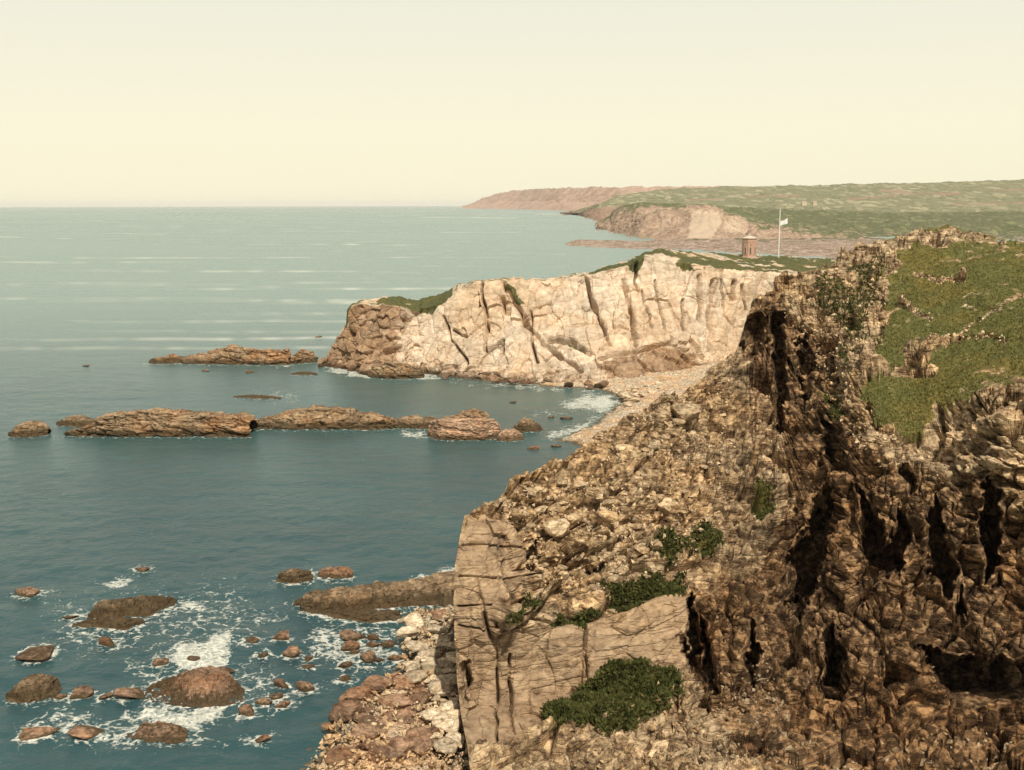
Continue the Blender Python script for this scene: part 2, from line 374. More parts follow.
NCRACK = [([(477, 578), (482, 610), (490, 636), (494, 642)], 2.0), ([(505, 560), (507, 585), (508, 600)], 1.5), ([(497, 650), (498, 690), (496, 745)], 1.0), ([(511, 655), (509, 700), (514, 730)], 1.2),
          ([(587, 622), (586, 660), (586, 678)], .9), ([(698, 430), (706, 455), (712, 475)], 1.5), ([(533, 520), (531, 560), (533, 590)], 1.8), ([(688, 410), (694, 425), (700, 430)], 1.6),
          ([(460, 625), (490, 633), (520, 627)], .8), ([(458, 576), (480, 577), (528, 578)], .7), ([(462, 545), (490, 543), (527, 548)], .7), ([(458, 606), (490, 605)], .7),
          ([(600, 520), (625, 508), (650, 505)], 1.2), ([(560, 540), (590, 520), (600, 505)], 1.2), ([(590, 470), (600, 460), (612, 458)], 1.3)]
SMOOTHW = [[(496, 631), (584, 621), (634, 602), (690, 581), (690, 668), (627, 662), (577, 690), (543, 730), (512, 740), (470, 745), (455, 745), (454, 560), (466, 510), (520, 520), (528, 560), (500, 600)]]
GRASSN = [[(905, 240), (894, 262), (884, 300), (884, 320), (873, 349), (871, 362), (880, 378), (856, 396), (872, 413), (880, 428), (902, 437), (925, 429), (936, 412), (948, 402), (989, 389), (1070, 376), (1070, 250), (985, 236), (952, 240)]]
GRASSP = [[(546, 718), (577, 696), (581, 681), (615, 663), (634, 663), (674, 671), (673, 690), (665, 712), (627, 731), (590, 734), (546, 727)]]
GRASSS = [[(600, 578), (640, 571), (688, 573), (680, 590), (632, 602), (612, 592)], [(500, 614), (520, 600), (532, 600), (512, 618)], [(550, 615), (580, 608), (606, 612), (590, 624), (556, 622)],
          [(684, 524), (715, 516), (728, 540), (712, 556), (690, 550)], [(750, 495), (776, 488), (780, 510), (756, 516)], [(640, 545), (668, 540), (690, 555), (660, 562)],
          [(782, 274), (840, 262), (838, 272), (790, 280)], [(846, 320), (866, 318), (862, 340), (846, 336)], [(842, 345), (860, 350), (856, 385), (840, 380)], [(815, 395), (850, 400), (846, 425), (822, 415)],
          [(846, 262), (895, 250), (890, 290), (850, 290)], [(800, 276), (845, 275), (880, 290), (870, 350), (840, 330), (815, 300)]]
BARE = [[(902, 350), (915, 336), (936, 340), (940, 352), (925, 366), (905, 362)], [(868, 364), (905, 362), (940, 368), (935, 378), (880, 376)], [(900, 236), (940, 224), (972, 229), (950, 242), (905, 248)]]
BARELINE = [([(926, 360), (950, 342), (975, 322), (1006, 300), (1040, 290)], 2.0), ([(940, 345), (962, 338), (990, 334), (1005, 340)], 3.0), ([(915, 270), (940, 282), (965, 278)], 2.5), ([(900, 305), (930, 318)], 2.5)]

print('near cliff'); 
NU, NV = 640, 560
u = np.linspace(0, 1, NU); v = np.linspace(0, 1, NV)
px0 = 452 + u*(1064 - 452)
cre = ctl(CREST, px0) 
cre = cre + 2.2*vnoise(np.stack([px0/5, px0*0, px0*0], -1), 3) + 1.2*vnoise(np.stack([px0/2.1, px0*0, px0*0], -1), 4)
PY = 800 + v[:, None]*(cre[None] - 800); PX = np.broadcast_to(px0[None], PY.shape).copy()
PX = PX + (ctl(XL, PY) - 452)*np.clip(1 - u[None]*6, 0, 1)**1.5
Y = tps(DEPTH, PX, PY)
wob = 4*np.stack([vnoise(np.stack([PX/11, PY/11, PX*0], -1), 21), vnoise(np.stack([PX/11, PY/11, PX*0+9], -1), 22)], 0)
Y0 = Y.copy()
jag = 2.2*np.stack([vnoise(np.stack([PX/3.2, PY/4.5, PX*0], -1), 23), vnoise(np.stack([PX/3.2, PY/4.5, PX*0+9], -1), 24)], 0)
for poly, dep in RECESS: Y = Y + 1.45*dep*pmask(PX+wob[0]+jag[0], PY+wob[1]+jag[1], poly, 2.2)
jagp = vnoise(np.stack([PX/4, PY/4, PX*0], -1), 25)
smw = np.max([pmask(PX, PY, p, 6) for p in SMOOTHW], axis=0)
gN = np.max([pmask(PX+1.4*wob[0]+2*jag[0], PY+1.4*wob[1]+2*jag[1], p, 10) for p in GRASSN], axis=0)
gN = gN*(1 - .85*np.max([pmask(PX, PY, p, 5) for p in BARE], axis=0))*(1 - .8*lines(PX+wob[0]*.4, PY+wob[1]*.4, BARELINE, 2))
gP = np.max([pmask(PX+1.7*wob[0]+2*jagp, PY+1.7*wob[1], p, 4) for p in GRASSP], axis=0)
gS = np.max([(.46 if p[0][0] >= 782 else .70)*pmask(PX+1.8*wob[0], PY+1.5*wob[1], p, 7) for p in GRASSS], axis=0)
Y = np.where(PY > 690, np.minimum(Y, S(PX, PY, 3.0)[..., 1]), Y)      # the foot stays above the sea
G0 = W(PX, PY, Y)
GB = W(PX, PY, Y0)
# the back of the spur falls to the cove; behind the summit the ground runs on inland
back = [(4, -1.5), (9, -7), (16, -16), (26, -40)]; flat = [(8, -1.0), (30, -4), (80, -12), (160, -45)]
fb = sm(840, 900, px0)[:, None]
ext = [G0]
for (a, b), (c, d) in zip(back, flat):
    n = 6
    prev = ext[-1][-1]; 
    tgt = G0[-1] + np.stack([0*px0, (a*(1-fb) + c*fb)[:, 0], (b*(1-fb) + d*fb)[:, 0]], -1)
    tgt[:, 0] *= tgt[:, 1]/G0[-1][:, 1]
    ext.append(np.array([prev + (tgt - prev)*(k/n) for k in range(1, n+1)]))
G = np.concatenate(ext, 0); nb = G.shape[0] - NV
padr = lambda A: np.concatenate([A, np.repeat(A[-1:], nb, 0)], 0)
gN, gP, gS, smw, PXX, PYY = [padr(A) for A in (gN, gP, gS, smw, PX, PY)]
gS[NV:] = np.where(fb.T > .5, .8, .3)
# the west wall of the spur runs away from the viewer
nl = 60; tl = (np.linspace(0, 1, nl+1)[1:]**1.3)[::-1]*46
L = []
for t in tl:
    c = G[:, 0].copy(); c[:, 0] = c[:, 0]*(c[:, 1]+t)/c[:, 1] + .06*t + .8*(1-math.exp(-t)); c[:, 1] += t; c[:, 2] -= (CAMZ - c[:, 2])*t/G[:, 0, 1] + .03*t; L.append(c)
G = np.concatenate([np.stack(L, 1), G], 1)
padl = lambda A: np.concatenate([np.repeat(A[:, :1], nl, 1), A], 1)
gN, gP, gS, smw, PXX, PYY = [padl(A) for A in (gN, gP, gS, smw, PXX, PYY)]
crk = lines(PXX + 2.5*vnoise(G/1.7, 7), PYY, NCRACK, 1.4)*(.35 + .65*sm(-.4, .2, vnoise(G/1.3, 8))); crk[:, :nl] = 0
gNs = sm(.25, .7, gN); bald = sm(-.05, .35, fbm(G/7.0, 4, 301)); fine_b = sm(.05, .4, fbm(G/1.6, 3, 302))
gN = gN*(1 - .40*bald*(1 - .6*sm(0, 35, -polydist(PXX, PYY, GRASSN[0]))))*(1 - .34*fine_b)
grass = np.clip(np.maximum(np.maximum(gN, gP), gS), 0, 1)
SHADED = [[(745, 305), (775, 290), (800, 320), (835, 330), (850, 420), (900, 470), (1000, 470), (1070, 640), (1070, 800), (770, 800), (690, 690), (690, 590), (760, 560), (790, 470), (770, 420), (742, 360)], [(455, 520), (500, 500), (530, 560), (515, 745), (455, 760)]]
brown_shade = np.maximum(.80*pmask(PXX, PYY, SHADED[0], 22), .42*pmask(PXX, PYY, SHADED[1], 8))  # shade of the west faces and lower right, painted as darker brown
rough = (1 - .90*smw)*(1 - .92*np.maximum(gNs, gP))
rt = rotm(5, -6, 58); rt2 = rotm(20, 14, 40)       # beds nearly level, striking along the spur
N = grid_normals(G); N[:NV, nl:] = grid_normals(GB)
N[:NV, nl:] = .8*N[:NV, nl:] + .2*np.array([.1, -.9, .4]); N /= np.linalg.norm(N, axis=-1, keepdims=True)
steep = np.zeros(PXX.shape); steep[:NV, nl:] = np.abs(np.gradient(Y - Y0, axis=1)) + np.abs(np.gradient(Y - Y0, axis=0))
for _ in range(5): steep[1:-1, 1:-1] = .25*(steep[:-2, 1:-1] + steep[2:, 1:-1] + steep[1:-1, :-2] + steep[1:-1, 2:])
calm = 1/(1 + (steep/.085)**2)
b1, c1 = blocks(G, (10, 6, 4.0), rt, 31, .14); b2, c2 = blocks(G, (4.0, 2.7, 1.7), rt, 41, .14); b3, c3 = blocks(G, (1.5, 1.1, .7), rt2, 51, .2)
bv, cv = blocks(G, (3.4, 4.2, 13), rotm(7, 12, 10), 81, .16); bw, cw = blocks(G, (1.6, 1.9, 5.5), rotm(5, 9, 25), 91, .16)
vert = pmask(PXX, PYY, [(742, 345), (775, 290), (830, 300), (870, 420), (960, 480), (960, 640), (850, 720), (690, 700), (690, 600), (740, 480)], 25)
b1 = b1*(1-vert) + 1.25*bv*vert; c1 = c1*(1-vert) + cv*vert; b2 = b2*(1-vert*.7) + bw*vert*.7; c2 = c2*(1-vert*.7) + cw*vert*.7
big = fbm(G/9.0, 3, 61); rough[:, :nl] *= .25; big[:, :nl] *= .3
disp = rough*(1.7*b1*(.35 + .65*calm) + calm*(1.25*b2 + .34*b3) - 1.1*c1 - calm*(.8*c2 + .22*c3)) + 1.0*big*(1 - .75*smw)*(1-.5*gN) + .06*fbm(G/.6, 3, 71)
ql = G @ rt; lam = np.sin(ql[..., 2]*5.5 + 3*fbm(G/4, 2, 77)); east = sm(880, 960, PXX)*sm(380, 430, PYY)
bj, cj = blocks(G, (2.8, 3.0, 8.0), rotm(2, 3, 10), 95, .2)
disp = disp + east*.22*lam*(1 - grass) + smw*(.36*bj - .14*cj + .05*b2 + .05*lam*(.5 + fbm(G/5, 2, 78)))
disp = disp - crk*(2.2 - .9*smw) + .14*fbm(G/1.1, 3, 72)*np.maximum(gN, gP) + .9*gP*(1 + .9*fbm(G/1.5, 3, 73))
edge = np.ones(disp.shape[1]); edge[:nl] = np.linspace(.1, .4, nl); edge[nl:nl+12] = np.linspace(.4, 1, 12); disp = disp*edge[None]
fade = np.ones(NV+nb); fade[NV-5:NV] = .6; fade[NV:] = .22
G = G + N*(disp*fade[:, None])[..., None]
NEARG, NEARN = G, grid_normals(G)
near = obj('near_cliff', mesh_np('near_cliff', G, grid_faces(*G.shape[:2]), M['near'], {'grass': grass, 'brown_shade': brown_shade, 'wall': smw}, False))
tag(near, 'steep brown rock cliff with grassy summit filling the right side', None, None, 'structure')

# ------------------------------------------------------------------ the pale headland with the tower
print('headland')
px0 = np.linspace(318, 860, 760); nc = len(px0)
HBASE = [(318, 368), (325, 366), (345, 370), (368, 376), (405, 378), (415, 372), (440, 376), (480, 381), (520, 384), (580, 387), (620, 388), (650, 384), (690, 378), (720, 370), (760, 362), (860, 350)]
HTOP = [(318, 362), (326, 358), (337, 342), (347, 325), (346, 314), (352, 306), (362, 304), (384, 304), (400, 305), (410, 311), (420, 310), (432, 306), (448, 297), (458, 289), (470, 286), (480, 282), (502, 280), (540, 281), (560, 279), (590, 275),
        (612, 269), (630, 263), (645, 257), (662, 256), (678, 262), (700, 266), (740, 270), (775, 272), (810, 274), (860, 276)]
HY = [(318, 318), (330, 320), (348, 318), (380, 315), (410, 316), (445, 312), (480, 311), (540, 308), (600, 308), (640, 312), (680, 316), (740, 322), (800, 330), (860, 340)]
HBACK = [(318, .5), (340, 2), (352, 5), (400, 9), (440, 12), (480, 3), (560, 3), (600, 7), (640, 12), (680, 30), (720, 42), (760, 52), (860, 60)]       # depth of the top
HBZ = [(318, 0), (360, .5), (410, 2.4), (440, 1.5), (480, .4), (640, .5), (680, 2.0), (720, 2.6), (760, 2.4), (860, 2.0)]   # how far the back edge stands above the front edge
top_py = ctl(HTOP, px0) + 1.0*vnoise(np.stack([px0/4.5, px0*0, px0*0], -1), 5)*np.where(px0 < 640, 1, .4)
base = S(px0, ctl(HBASE, px0)); topr = W(px0, top_py, ctl(HY, px0))
low = base.copy(); low[:, 2] = -3; low[:, 1] -= 1
kk = ctl([(318, .5), (420, .25), (600, .16), (700, .10), (860, .1)], px0)[:, None]
toe = base*(1-kk) + topr*kk; toe[:, 2] = base[:, 2] + (topr[:, 2]-base[:, 2])*kk[:, 0]*.55
mid = base*.4 + topr*.6; mid[:, 1] = base[:, 1]*.30 + topr[:, 1]*.70
bk = topr.copy(); bk[:, 1] += ctl(HBACK, px0); bk[:, 0] *= bk[:, 1]/topr[:, 1]; bk[:, 2] += ctl(HBZ, px0)
bk2 = bk.copy(); bk2[:, 1] += 8; bk2[:, 2] = bk[:, 2]*.75 - 1
bk3 = bk.copy(); bk3[:, 1] += 28; bk3[:, 2] = -3
G, par = loft(px0, [low, base, toe, mid, topr, bk, bk2, bk3], [4, 30, 55, 70, 36, 10, 10])
N = grid_normals(G)
QX, QY = project(G)
HC = [([(503, 283), (512, 300), (520, 312), (528, 325), (545, 345), (562, 355), (580, 372)], 2.2), ([(481, 283), (484, 300), (487, 312), (486, 350)], 1.3), ([(442, 316), (452, 340), (470, 365)], 1.0), ([(530, 312), (532, 340), (536, 362)], 1.2),
      ([(625, 277), (627, 300), (632, 325), (636, 345)], 1.7), ([(585, 276), (592, 300), (606, 335), (610, 345)], 1.3), ([(643, 290), (647, 310), (650, 328)], 1.2), ([(699, 277), (700, 300), (699, 318)], 1.9), ([(714, 280), (710, 310), (711, 350)], 1.7), ([(733, 282), (732, 300)], 1.5),
      ([(741, 286), (746, 310)], 1.2), ([(548, 340), (570, 338), (590, 352)], 1.8), ([(452, 330), (465, 335)], 1.0), ([(600, 360), (640, 350), (668, 345), (690, 350)], 1.5), ([(685, 355), (695, 362), (708, 366)], 1.6), ([(660, 300), (664, 330), (672, 345)], 1.0), ([(682, 300), (684, 330)], 1.0),
      ([(503, 300), (506, 312)], 2.2), ([(488, 350), (505, 340), (500, 355)], 1.2), ([(404, 312), (409, 318)], 2.0), ([(345, 324), (352, 334)], 1.5), ([(385, 350), (402, 345)], 1.4), ([(638, 262), (636, 280), (640, 290)], 1.2), ([(655, 280), (658, 300)], .8), ([(720, 280), (724, 300), (722, 320)], .9)]
cliff = (sm(.8, 1.4, par)*(1 - sm(3.9, 4.02, par)))[:, None]*np.ones((1, nc))
topm = sm(3.95, 4.02, par)[:, None]*np.ones((1, nc))
crk = lines(QX + 2.0*vnoise(G/3.5, 6), QY, HC, 1.15)*cliff*(.4 + .6*sm(-.5, .2, vnoise(G/4, 9)))
west = 1 - sm(395, 440, QX)
rt = rotm(0, 12, 15); rtw = rotm(30, -18, 0)
b1, c1 = blocks(G, (9, 9, 30), rt, 131, .2); b2, c2 = blocks(G, (3.2, 4, 9), rt, 141, .2); b3, c3 = blocks(G, (3.5, 3, 1.6), rtw, 151, .35)
toem = (1 - sm(1.6, 2.4, par))[:, None]*np.ones((1, nc))
disp = cliff*((1 - west*.6)*(1.15*b1 - .45*c1 + 0.42*b2 - .3*c2) + (west*1.0 + toem*.8)*(b3*.9 - .5*c3) + 1.2*fbm(G/16.0, 2, 161)) + .12*fbm(G/1.5, 3, 171)
disp = disp - crk*4.5 + topm*.5*fbm(G/2.2, 3, 172)
G = G + N*disp[..., None]
patch = np.max([pmask(QX + 3*vnoise(G/2.5, 12), QY + 2*vnoise(G/2.5, 13), p, 3) for p in ([(504, 282), (512, 284), (526, 306), (520, 306), (510, 292)], [(372, 301), (448, 294), (450, 298), (430, 312), (420, 314), (410, 306)], [(628, 262), (640, 255), (650, 258), (640, 268), (630, 270)],
            [(672, 263), (690, 262), (700, 270), (684, 270)], [(564, 338), (578, 346), (584, 350), (570, 346)])], axis=0)
gr = np.clip(np.maximum(topm*(.85 - .45*(QX < 345) - .35*((QX > 452) & (QX < 590)))*(1 - .5*sm(0, .4, fbm(G/6, 3, 173))), patch*.95)*(1 - sm(5.5, 6.5, par)[:, None]), 0, 1)
gr = gr*(1 - .9*pmask(QX, QY, [(646, 259), (662, 255), (680, 259), (670, 266), (650, 266)], 3))
HEADG = G
hbrown = np.clip(np.maximum(.72*(1 - sm(385, 425, QX + (QY-340)*.35)), .55*toem*(1-topm)) + .35*pmask(QX, QY, [(655, 300), (690, 300), (690, 345), (660, 345)], 8) + .6*pmask(QX, QY, [(600, 362), (660, 346), (700, 352), (690, 372), (610, 376)], 5), 0, 1)*(1-topm)  # browner towards the west end and the foot, plus two darker patches
headland = obj('headland', mesh_np('headland', G, grid_faces(*G.shape[:2]), M['head'], {'grass': gr, 'brown_shade': hbrown}, False))
tag(headland, 'pale pink rock headland with turf top across the bay', None, None, 'structure')

# ------------------------------------------------------------------ distant coast and hills
print('far land')
def far_mat(name, rock, rock2, ga, gb, gc, s, pale=None):
    t = NT(name); o = t.obj(); n = t.noise(o, 6*s, 8, .7, .4); n2 = t.noise(o, 1.1*s, 5, .6)
    fld = t.vor(t.map(o, (1, .35, 0), (0, 0, 14)), 3.2*s, 'F1', 1); edge = t.vor(t.map(o, (1, .35, 0), (0, 0, 14)), 3.2*s)
    g = t.ramp(n, [(.3, ga), (.5, gb), (.72, gc)])
    sp = t.n('SeparateColor'); t.l(fld, sp.inputs[0])
    g = t.mix(t.math('MULTIPLY', t.ss(sp.outputs[0], .55, .95), .55), g, tuple(x*1.5 for x in gc))
    g = t.mix(t.math('MULTIPLY', t.ss(sp.outputs[1], .6, .95), .5), g, ga)
    g = t.mix(t.math('MULTIPLY', t.math('SUBTRACT', 1, t.ss(edge, .0, .035)), .7), g, tuple(x*.6 for x in ga))
    r = t.ramp(t.math('ADD', t.math('MULTIPLY', t.noise(t.map(o, (1, 1, 2.2)), 9*s, 8, .75, .5), .6), t.math('MULTIPLY', t.noise(o, 1.6*s, 6, .7, .8), .4)), [(.36, tuple(x*.7 for x in rock2)), (.46, rock2), (.55, rock), (.68, tuple(min(.75, x*1.2) for x in rock))])
    if pale: r = t.mix(t.ss(t.math('ADD', t.attr('pale'), t.math('MULTIPLY', t.math('SUBTRACT', t.noise(o, .07, 7, .8, .6), .5), 2.6)), .40, .62), r, t.mix(.35, pale, r))
    m = t.ss(t.math('ADD', t.attr('grass'), t.math('MULTIPLY', t.math('SUBTRACT', n2, .5), .9)), .42, .58)
    t.l(t.mix(m, r, g), t.b.inputs['Base Color']); t.b.inputs['Roughness'].default_value = .95; t.b.inputs['Specular IOR Level'].default_value = .1
    t.bump(n, .6, 3); return t.m

def land(name, label, x0, x1, nc, rows, nseg, mat, seed, amp, grass_rows, gfun=None, pfun=None):
    """rows: (py controls, Y controls or None for sea level, [optional fixed drop])"""
    px = np.linspace(x0, x1, nc); R_ = []
    for r in rows:
        py = ctl(r[0], px)
        if r[1] == 'base': R_.append(np.stack([R_[-1][:, 0]*0, 0*px, 0*px], -1)); continue
        p = S(px, py) if r[1] is None else W(px, py, ctl(r[1], px))
        if len(r) > 2: p = p + np.array(r[2])
        R_.append(p)
    G, par = loft(px, R_, nseg); N = grid_normals(G)
    sz = np.linalg.norm(G[..., :2], axis=-1, keepdims=True).mean()
    am = np.interp(par, np.arange(len(amp)), amp)[:, None]
    d = am*(fbm(G/(sz*.02), 4, seed) + .6*fbm(G/(sz*.006), 3, seed+5))
    G = G + N*d[..., None]
    gr = np.interp(par, np.arange(len(grass_rows)), grass_rows)[:, None]*np.ones((1, nc))
    QX, QY = project(G)
    if gfun: gr = gfun(QX, QY, gr)
    o = obj(name, mesh_np(name, G, grid_faces(*G.shape[:2]), mat, {'grass': np.clip(gr, 0, 1), 'pale': np.clip(pfun(QX, QY), 0, 1) if pfun else gr*0})); tag(o, label, None, None, 'structure'); return o

m1 = far_mat('far_headland_ground', (.52, .36, .27), (.38, .25, .18), (.16, .15, .07), (.24, .19, .10), (.32, .24, .15), .004)
land('far_headland', 'pale pink cliffs fading on the far horizon', 462, 800, 300,
     [([(462, 209.2), (560, 211), (620, 214), (800, 226)], None, (0, 0, -4)), ([(462, 208.4), (520, 209.2), (560, 210.4), (620, 213.4), (700, 217), (800, 221)], None),
      ([(462, 207.4), (478, 205), (500, 202), (540, 201), (580, 202), (620, 201), (700, 205), (800, 210)], [(462, 17000), (520, 13800), (560, 10800), (620, 7400), (700, 6000), (800, 5600)]),
      ([(462, 206.8), (470, 204.5), (483, 198), (500, 193), (515, 190.5), (535, 188.6), (560, 188), (600, 187.2), (640, 187), (700, 187), (800, 187)], [(462, 17600), (520, 14600), (560, 11800), (620, 8600), (700, 7800), (800, 7800)]),
      ([(462, 209), (500, 198), (600, 196), (800, 196)], [(462, 18500), (520, 16500), (620, 12000), (800, 11000)])], [2, 20, 30, 6], m1, 201, [0, 4, 24, 18, 5], [0, 0, .05, .25, .3])

m2 = far_mat('far_hill_ground', (.40, .27, .19), (.26, .17, .12), (.165, .172, .098), (.225, .215, .125), (.33, .285, .185), .011)
land('far_hills', 'hazy green hills with small fields beyond the bay', 560, 1090, 420,
     [([(560, 224), (1090, 236)], None, (0, 0, -3)), ([(560, 214), (576, 214.5), (600, 222), (640, 226), (700, 226), (1090, 226)], None),
      ([(560, 213.6), (575, 213), (590, 211), (610, 209), (640, 209), (700, 210), (1090, 214)], [(560, 5900), (600, 3900), (700, 3300), (1090, 3000)]),
      ([(560, 213.2), (575, 211.5), (590, 207), (608, 203), (622, 201), (650, 203), (700, 206), (1090, 206)], [(560, 6000), (600, 4300), (700, 3700), (1090, 3500)]),
      ([(560, 213.0), (575, 211), (590, 206.5), (606, 201), (616, 196), (630, 193), (650, 191), (680, 188.4), (720, 187), (760, 186.6), (840, 184.6), (920, 182.6), (1006, 180.5), (1090, 178)], [(560, 6100), (600, 4700), (700, 5200), (1090, 5000)]),
      ([(560, 216), (700, 200), (1090, 190)], [(560, 7500), (1090, 7500)])], [2, 14, 20, 40, 6], m2, 211, [0, 3, 14, 8, 9, 4], [0, 0, .3, .85, .9, .9], lambda X, Yp, g: np.maximum(g, .9*sm(700, 730, X)) - .75*lines(X, Yp + .5*vnoise(np.stack([X/14, X*0, X*0], -1), 66), [([(742, 196.5), (800, 195.5)], .8), ([(848, 199.5), (880, 197), (915, 194), (960, 193.5)], .9), ([(880, 190.5), (905, 192)], 1.3), ([(985, 190.5), (1030, 189.5)], .8), ([(950, 204), (1030, 203)], .7), ([(690, 200), (725, 199)], .7)], 1))

m3 = far_mat('bay_hill_ground', (.48, .35, .25), (.28, .19, .135), (.11, .122, .062), (.14, .145, .075), (.20, .185, .10), .03, (.60, .47, .34))
m3g = lambda X, Yp, g: np.maximum(g*(1 - .95*pmask(X, Yp, [(688, 206), (722, 209), (716, 238), (690, 240)], 3))*(1 - .6*pmask(X, Yp, [(722, 216), (745, 218), (742, 236), (718, 236)], 6)), 0)
land('bay_hills', 'dark green sloping pasture above the low pink cliffs', 596, 1090, 460,
     [([(596, 245), (1090, 262)], None, (0, 0, -3)), ([(596, 228), (612, 232), (640, 238), (690, 241), (740, 240), (800, 244), (860, 250), (1090, 254)], None),
      ([(596, 227), (612, 226), (625, 220), (645, 217), (665, 218), (690, 217), (705, 215), (722, 226), (760, 234), (800, 241), (860, 248), (1090, 250)], [(596, 2250), (640, 1750), (690, 1650), (740, 1640), (860, 1350), (1090, 1250)]),
      ([(596, 226), (610, 217), (620, 208), (640, 205), (665, 206), (690, 207.5), (712, 207.5), (728, 215), (760, 224), (800, 232), (860, 238), (1090, 240)], [(596, 2550), (640, 2100), (690, 1800), (740, 1800), (860, 1550), (1090, 1450)]),
      ([(596, 225.6), (610, 216.5), (620, 207.5), (640, 204), (670, 204.5), (700, 206), (740, 208), (800, 210), (880, 213), (940, 213), (1090, 211)], [(596, 2800), (640, 2600), (700, 2500), (860, 2700), (1090, 2700)]),
      ([(596, 228), (640, 212), (1090, 214)], [(596, 3300), (1090, 3400)])], [2, 20, 34, 46, 6], m3, 221, [0, 3, 15, 8, 5, 3], [0, .12, .34, .55, .95, .95], m3g, lambda X, Yp: pmask(X, Yp, [(692, 210), (718, 212), (721, 222), (712, 238), (688, 238)], 3) + .7*pmask(X, Yp, [(722, 218), (748, 220), (740, 234), (722, 232)], 5))

m4 = far_mat('shore_rock', (.47, .36, .285), (.23, .16, .115), (.085, .10, .05), (.12, .125, .06), (.20, .18, .10), .05)
m4g = lambda X, Yp, g: g*sm(640, 700, X)
land('far_shore', 'low pinkish rocky shore at the foot of the far cliffs', 566, 900, 300,
     [([(566, 246.4), (620, 249), (690, 251), (745, 254), (900, 266)], None, (0, 0, -2)), ([(566, 246), (600, 247.4), (640, 249), (690, 250.4), (745, 253), (900, 262)], None),
      ([(566, 244.6), (580, 242), (600, 244), (640, 245), (690, 246), (760, 246), (900, 248)], [(566, 1300), (640, 1230), (700, 1200), (760, 1160), (900, 1060)]),
      ([(566, 244.4), (580, 240), (600, 241), (640, 242), (690, 240.6), (760, 239), (900, 240)], [(566, 1340), (640, 1340), (700, 1370), (760, 1390), (900, 1330)]),
      ([(566, 245), (580, 241), (640, 240.6), (690, 238), (900, 238)], [(566, 1420), (640, 1560), (690, 1560), (900, 1500)])], [3, 14, 16, 10], m4, 231, [0, 1.0, 3.0, 3.0, 1.5], [0, 0, .30, .48, .6], m4g)

# ------------------------------------------------------------------ reefs standing in the sea
print('reefs')
def reef(name, label, tops, bases, depth, group=None, mat='reef', amp=1.0, lean=.25, cat='reef', seed=1, rot=(14, 8, 0), step=.8, zflat=None):
    x0, x1 = tops[0][0], tops[-1][0]; n = max(24, int((x1-x0)/step)); px = np.linspace(x0, x1, n)
    base = S(px, ctl(bases, px)); d = ctl(depth, px) if isinstance(depth, list) else depth*np.sin(np.linspace(.12, math.pi-.12, n))**.5
    top = W(px, ctl(tops, px), base[:, 1] + d*lean); top[:, 2] = np.maximum(top[:, 2], .05)
    off = lambda p, dy, dz: p + np.stack([0*px, dy, dz], -1)
    low = off(base, -.3 + 0*px, -1.5 + 0*px)
    bt = off(top, d*.4, -.12*top[:, 2]); bb = off(base, d, -1.5 + 0*px)
    ht = max(1.0, float(top[:, 2].max()))
    nf = int(np.clip(ht*6, 8, 50))
    G, par = loft(px, [low, base, top, bt, bb], [2, nf, nf//2+3, nf//2+3])
    cen = .5*(G[:, :1]*0 + G.mean((0, 1)))
    N = grid_normals(G); s = np.clip(ht/4, .35, 1.3)*amp; rt = rotm(*rot)
    b1, c1 = blocks(G, (5*s, 4*s, 1.3*s), rt, seed+301); b2, c2 = blocks(G, (1.9*s, 1.5*s, .6*s), rt, seed+311)
    G = G + N*(s*(.42*b1 + .34*b2 - .3*c1 - .2*c2 + .2*fbm(G/(3*s), 3, seed+321)))[..., None]
    piv = np.array([G[..., 0].mean(), G[..., 1].mean(), 0.0])
    o = obj(name, mesh_np(name, G - piv, grid_faces(*G.shape[:2]), M[mat], None, False)); o.location = piv
    tag(o, label, cat, group); FOAMSRC.append((px, ctl(bases, px))); return o
FOAMSRC = []
RG = 'rock reefs standing in the bay'
reef('reef', 'long low reef farthest out, ending beside the pale headland tip', [(143, 363), (152, 359), (165, 357), (185, 357), (203, 356), (212, 350), (225, 349), (233, 346), (245, 349), (262, 350), (276, 352), (288, 350), (290, 357)],
     [(143, 363.5), (200, 364), (250, 365), (290, 365)], 14, RG, seed=1)
reef('reef', 'small reef block off the right end of the farthest reef', [(290, 359), (294, 353), (303, 350), (312, 351), (317, 358)], [(290, 364), (317, 362)], 8, RG, seed=2)
reef('reef', 'long dark-sided flat-topped reef across mid bay with square right end', [(64, 433), (75, 430), (92, 424), (102, 416), (125, 415), (140, 411), (160, 411), (180, 415), (205, 415), (225, 418), (249, 418), (251, 421)],
     [(64, 436), (100, 437), (160, 437), (249, 437.5), (251, 437)], [(64, 3), (90, 9), (150, 16), (249, 14), (251, 12)], RG, seed=3, lean=.12)
reef('reef', 'low pointed reef at the left tip of the long flat-topped reef', [(56, 423), (66, 418), (74, 417), (90, 420), (100, 424)], [(56, 425), (75, 427), (100, 428)], 8, RG, seed=4)
reef('reef', 'layered reef with stacked ledges right of the square-ended reef', [(251, 424), (262, 417), (285, 416), (300, 411), (318, 407), (335, 408), (352, 410), (354, 415), (370, 415), (392, 418), (394, 423)],
     [(251, 429), (300, 430), (350, 430), (394, 429)], 14, RG, seed=5, rot=(5, 3, 0))
reef('reef', 'low shelf reef joining the layered reef to the block reef', [(394, 421), (405, 417), (420, 418), (436, 421), (450, 420), (470, 419)], [(394, 428), (430, 429), (470, 430)], 10, RG, seed=6, rot=(5, 3, 0))
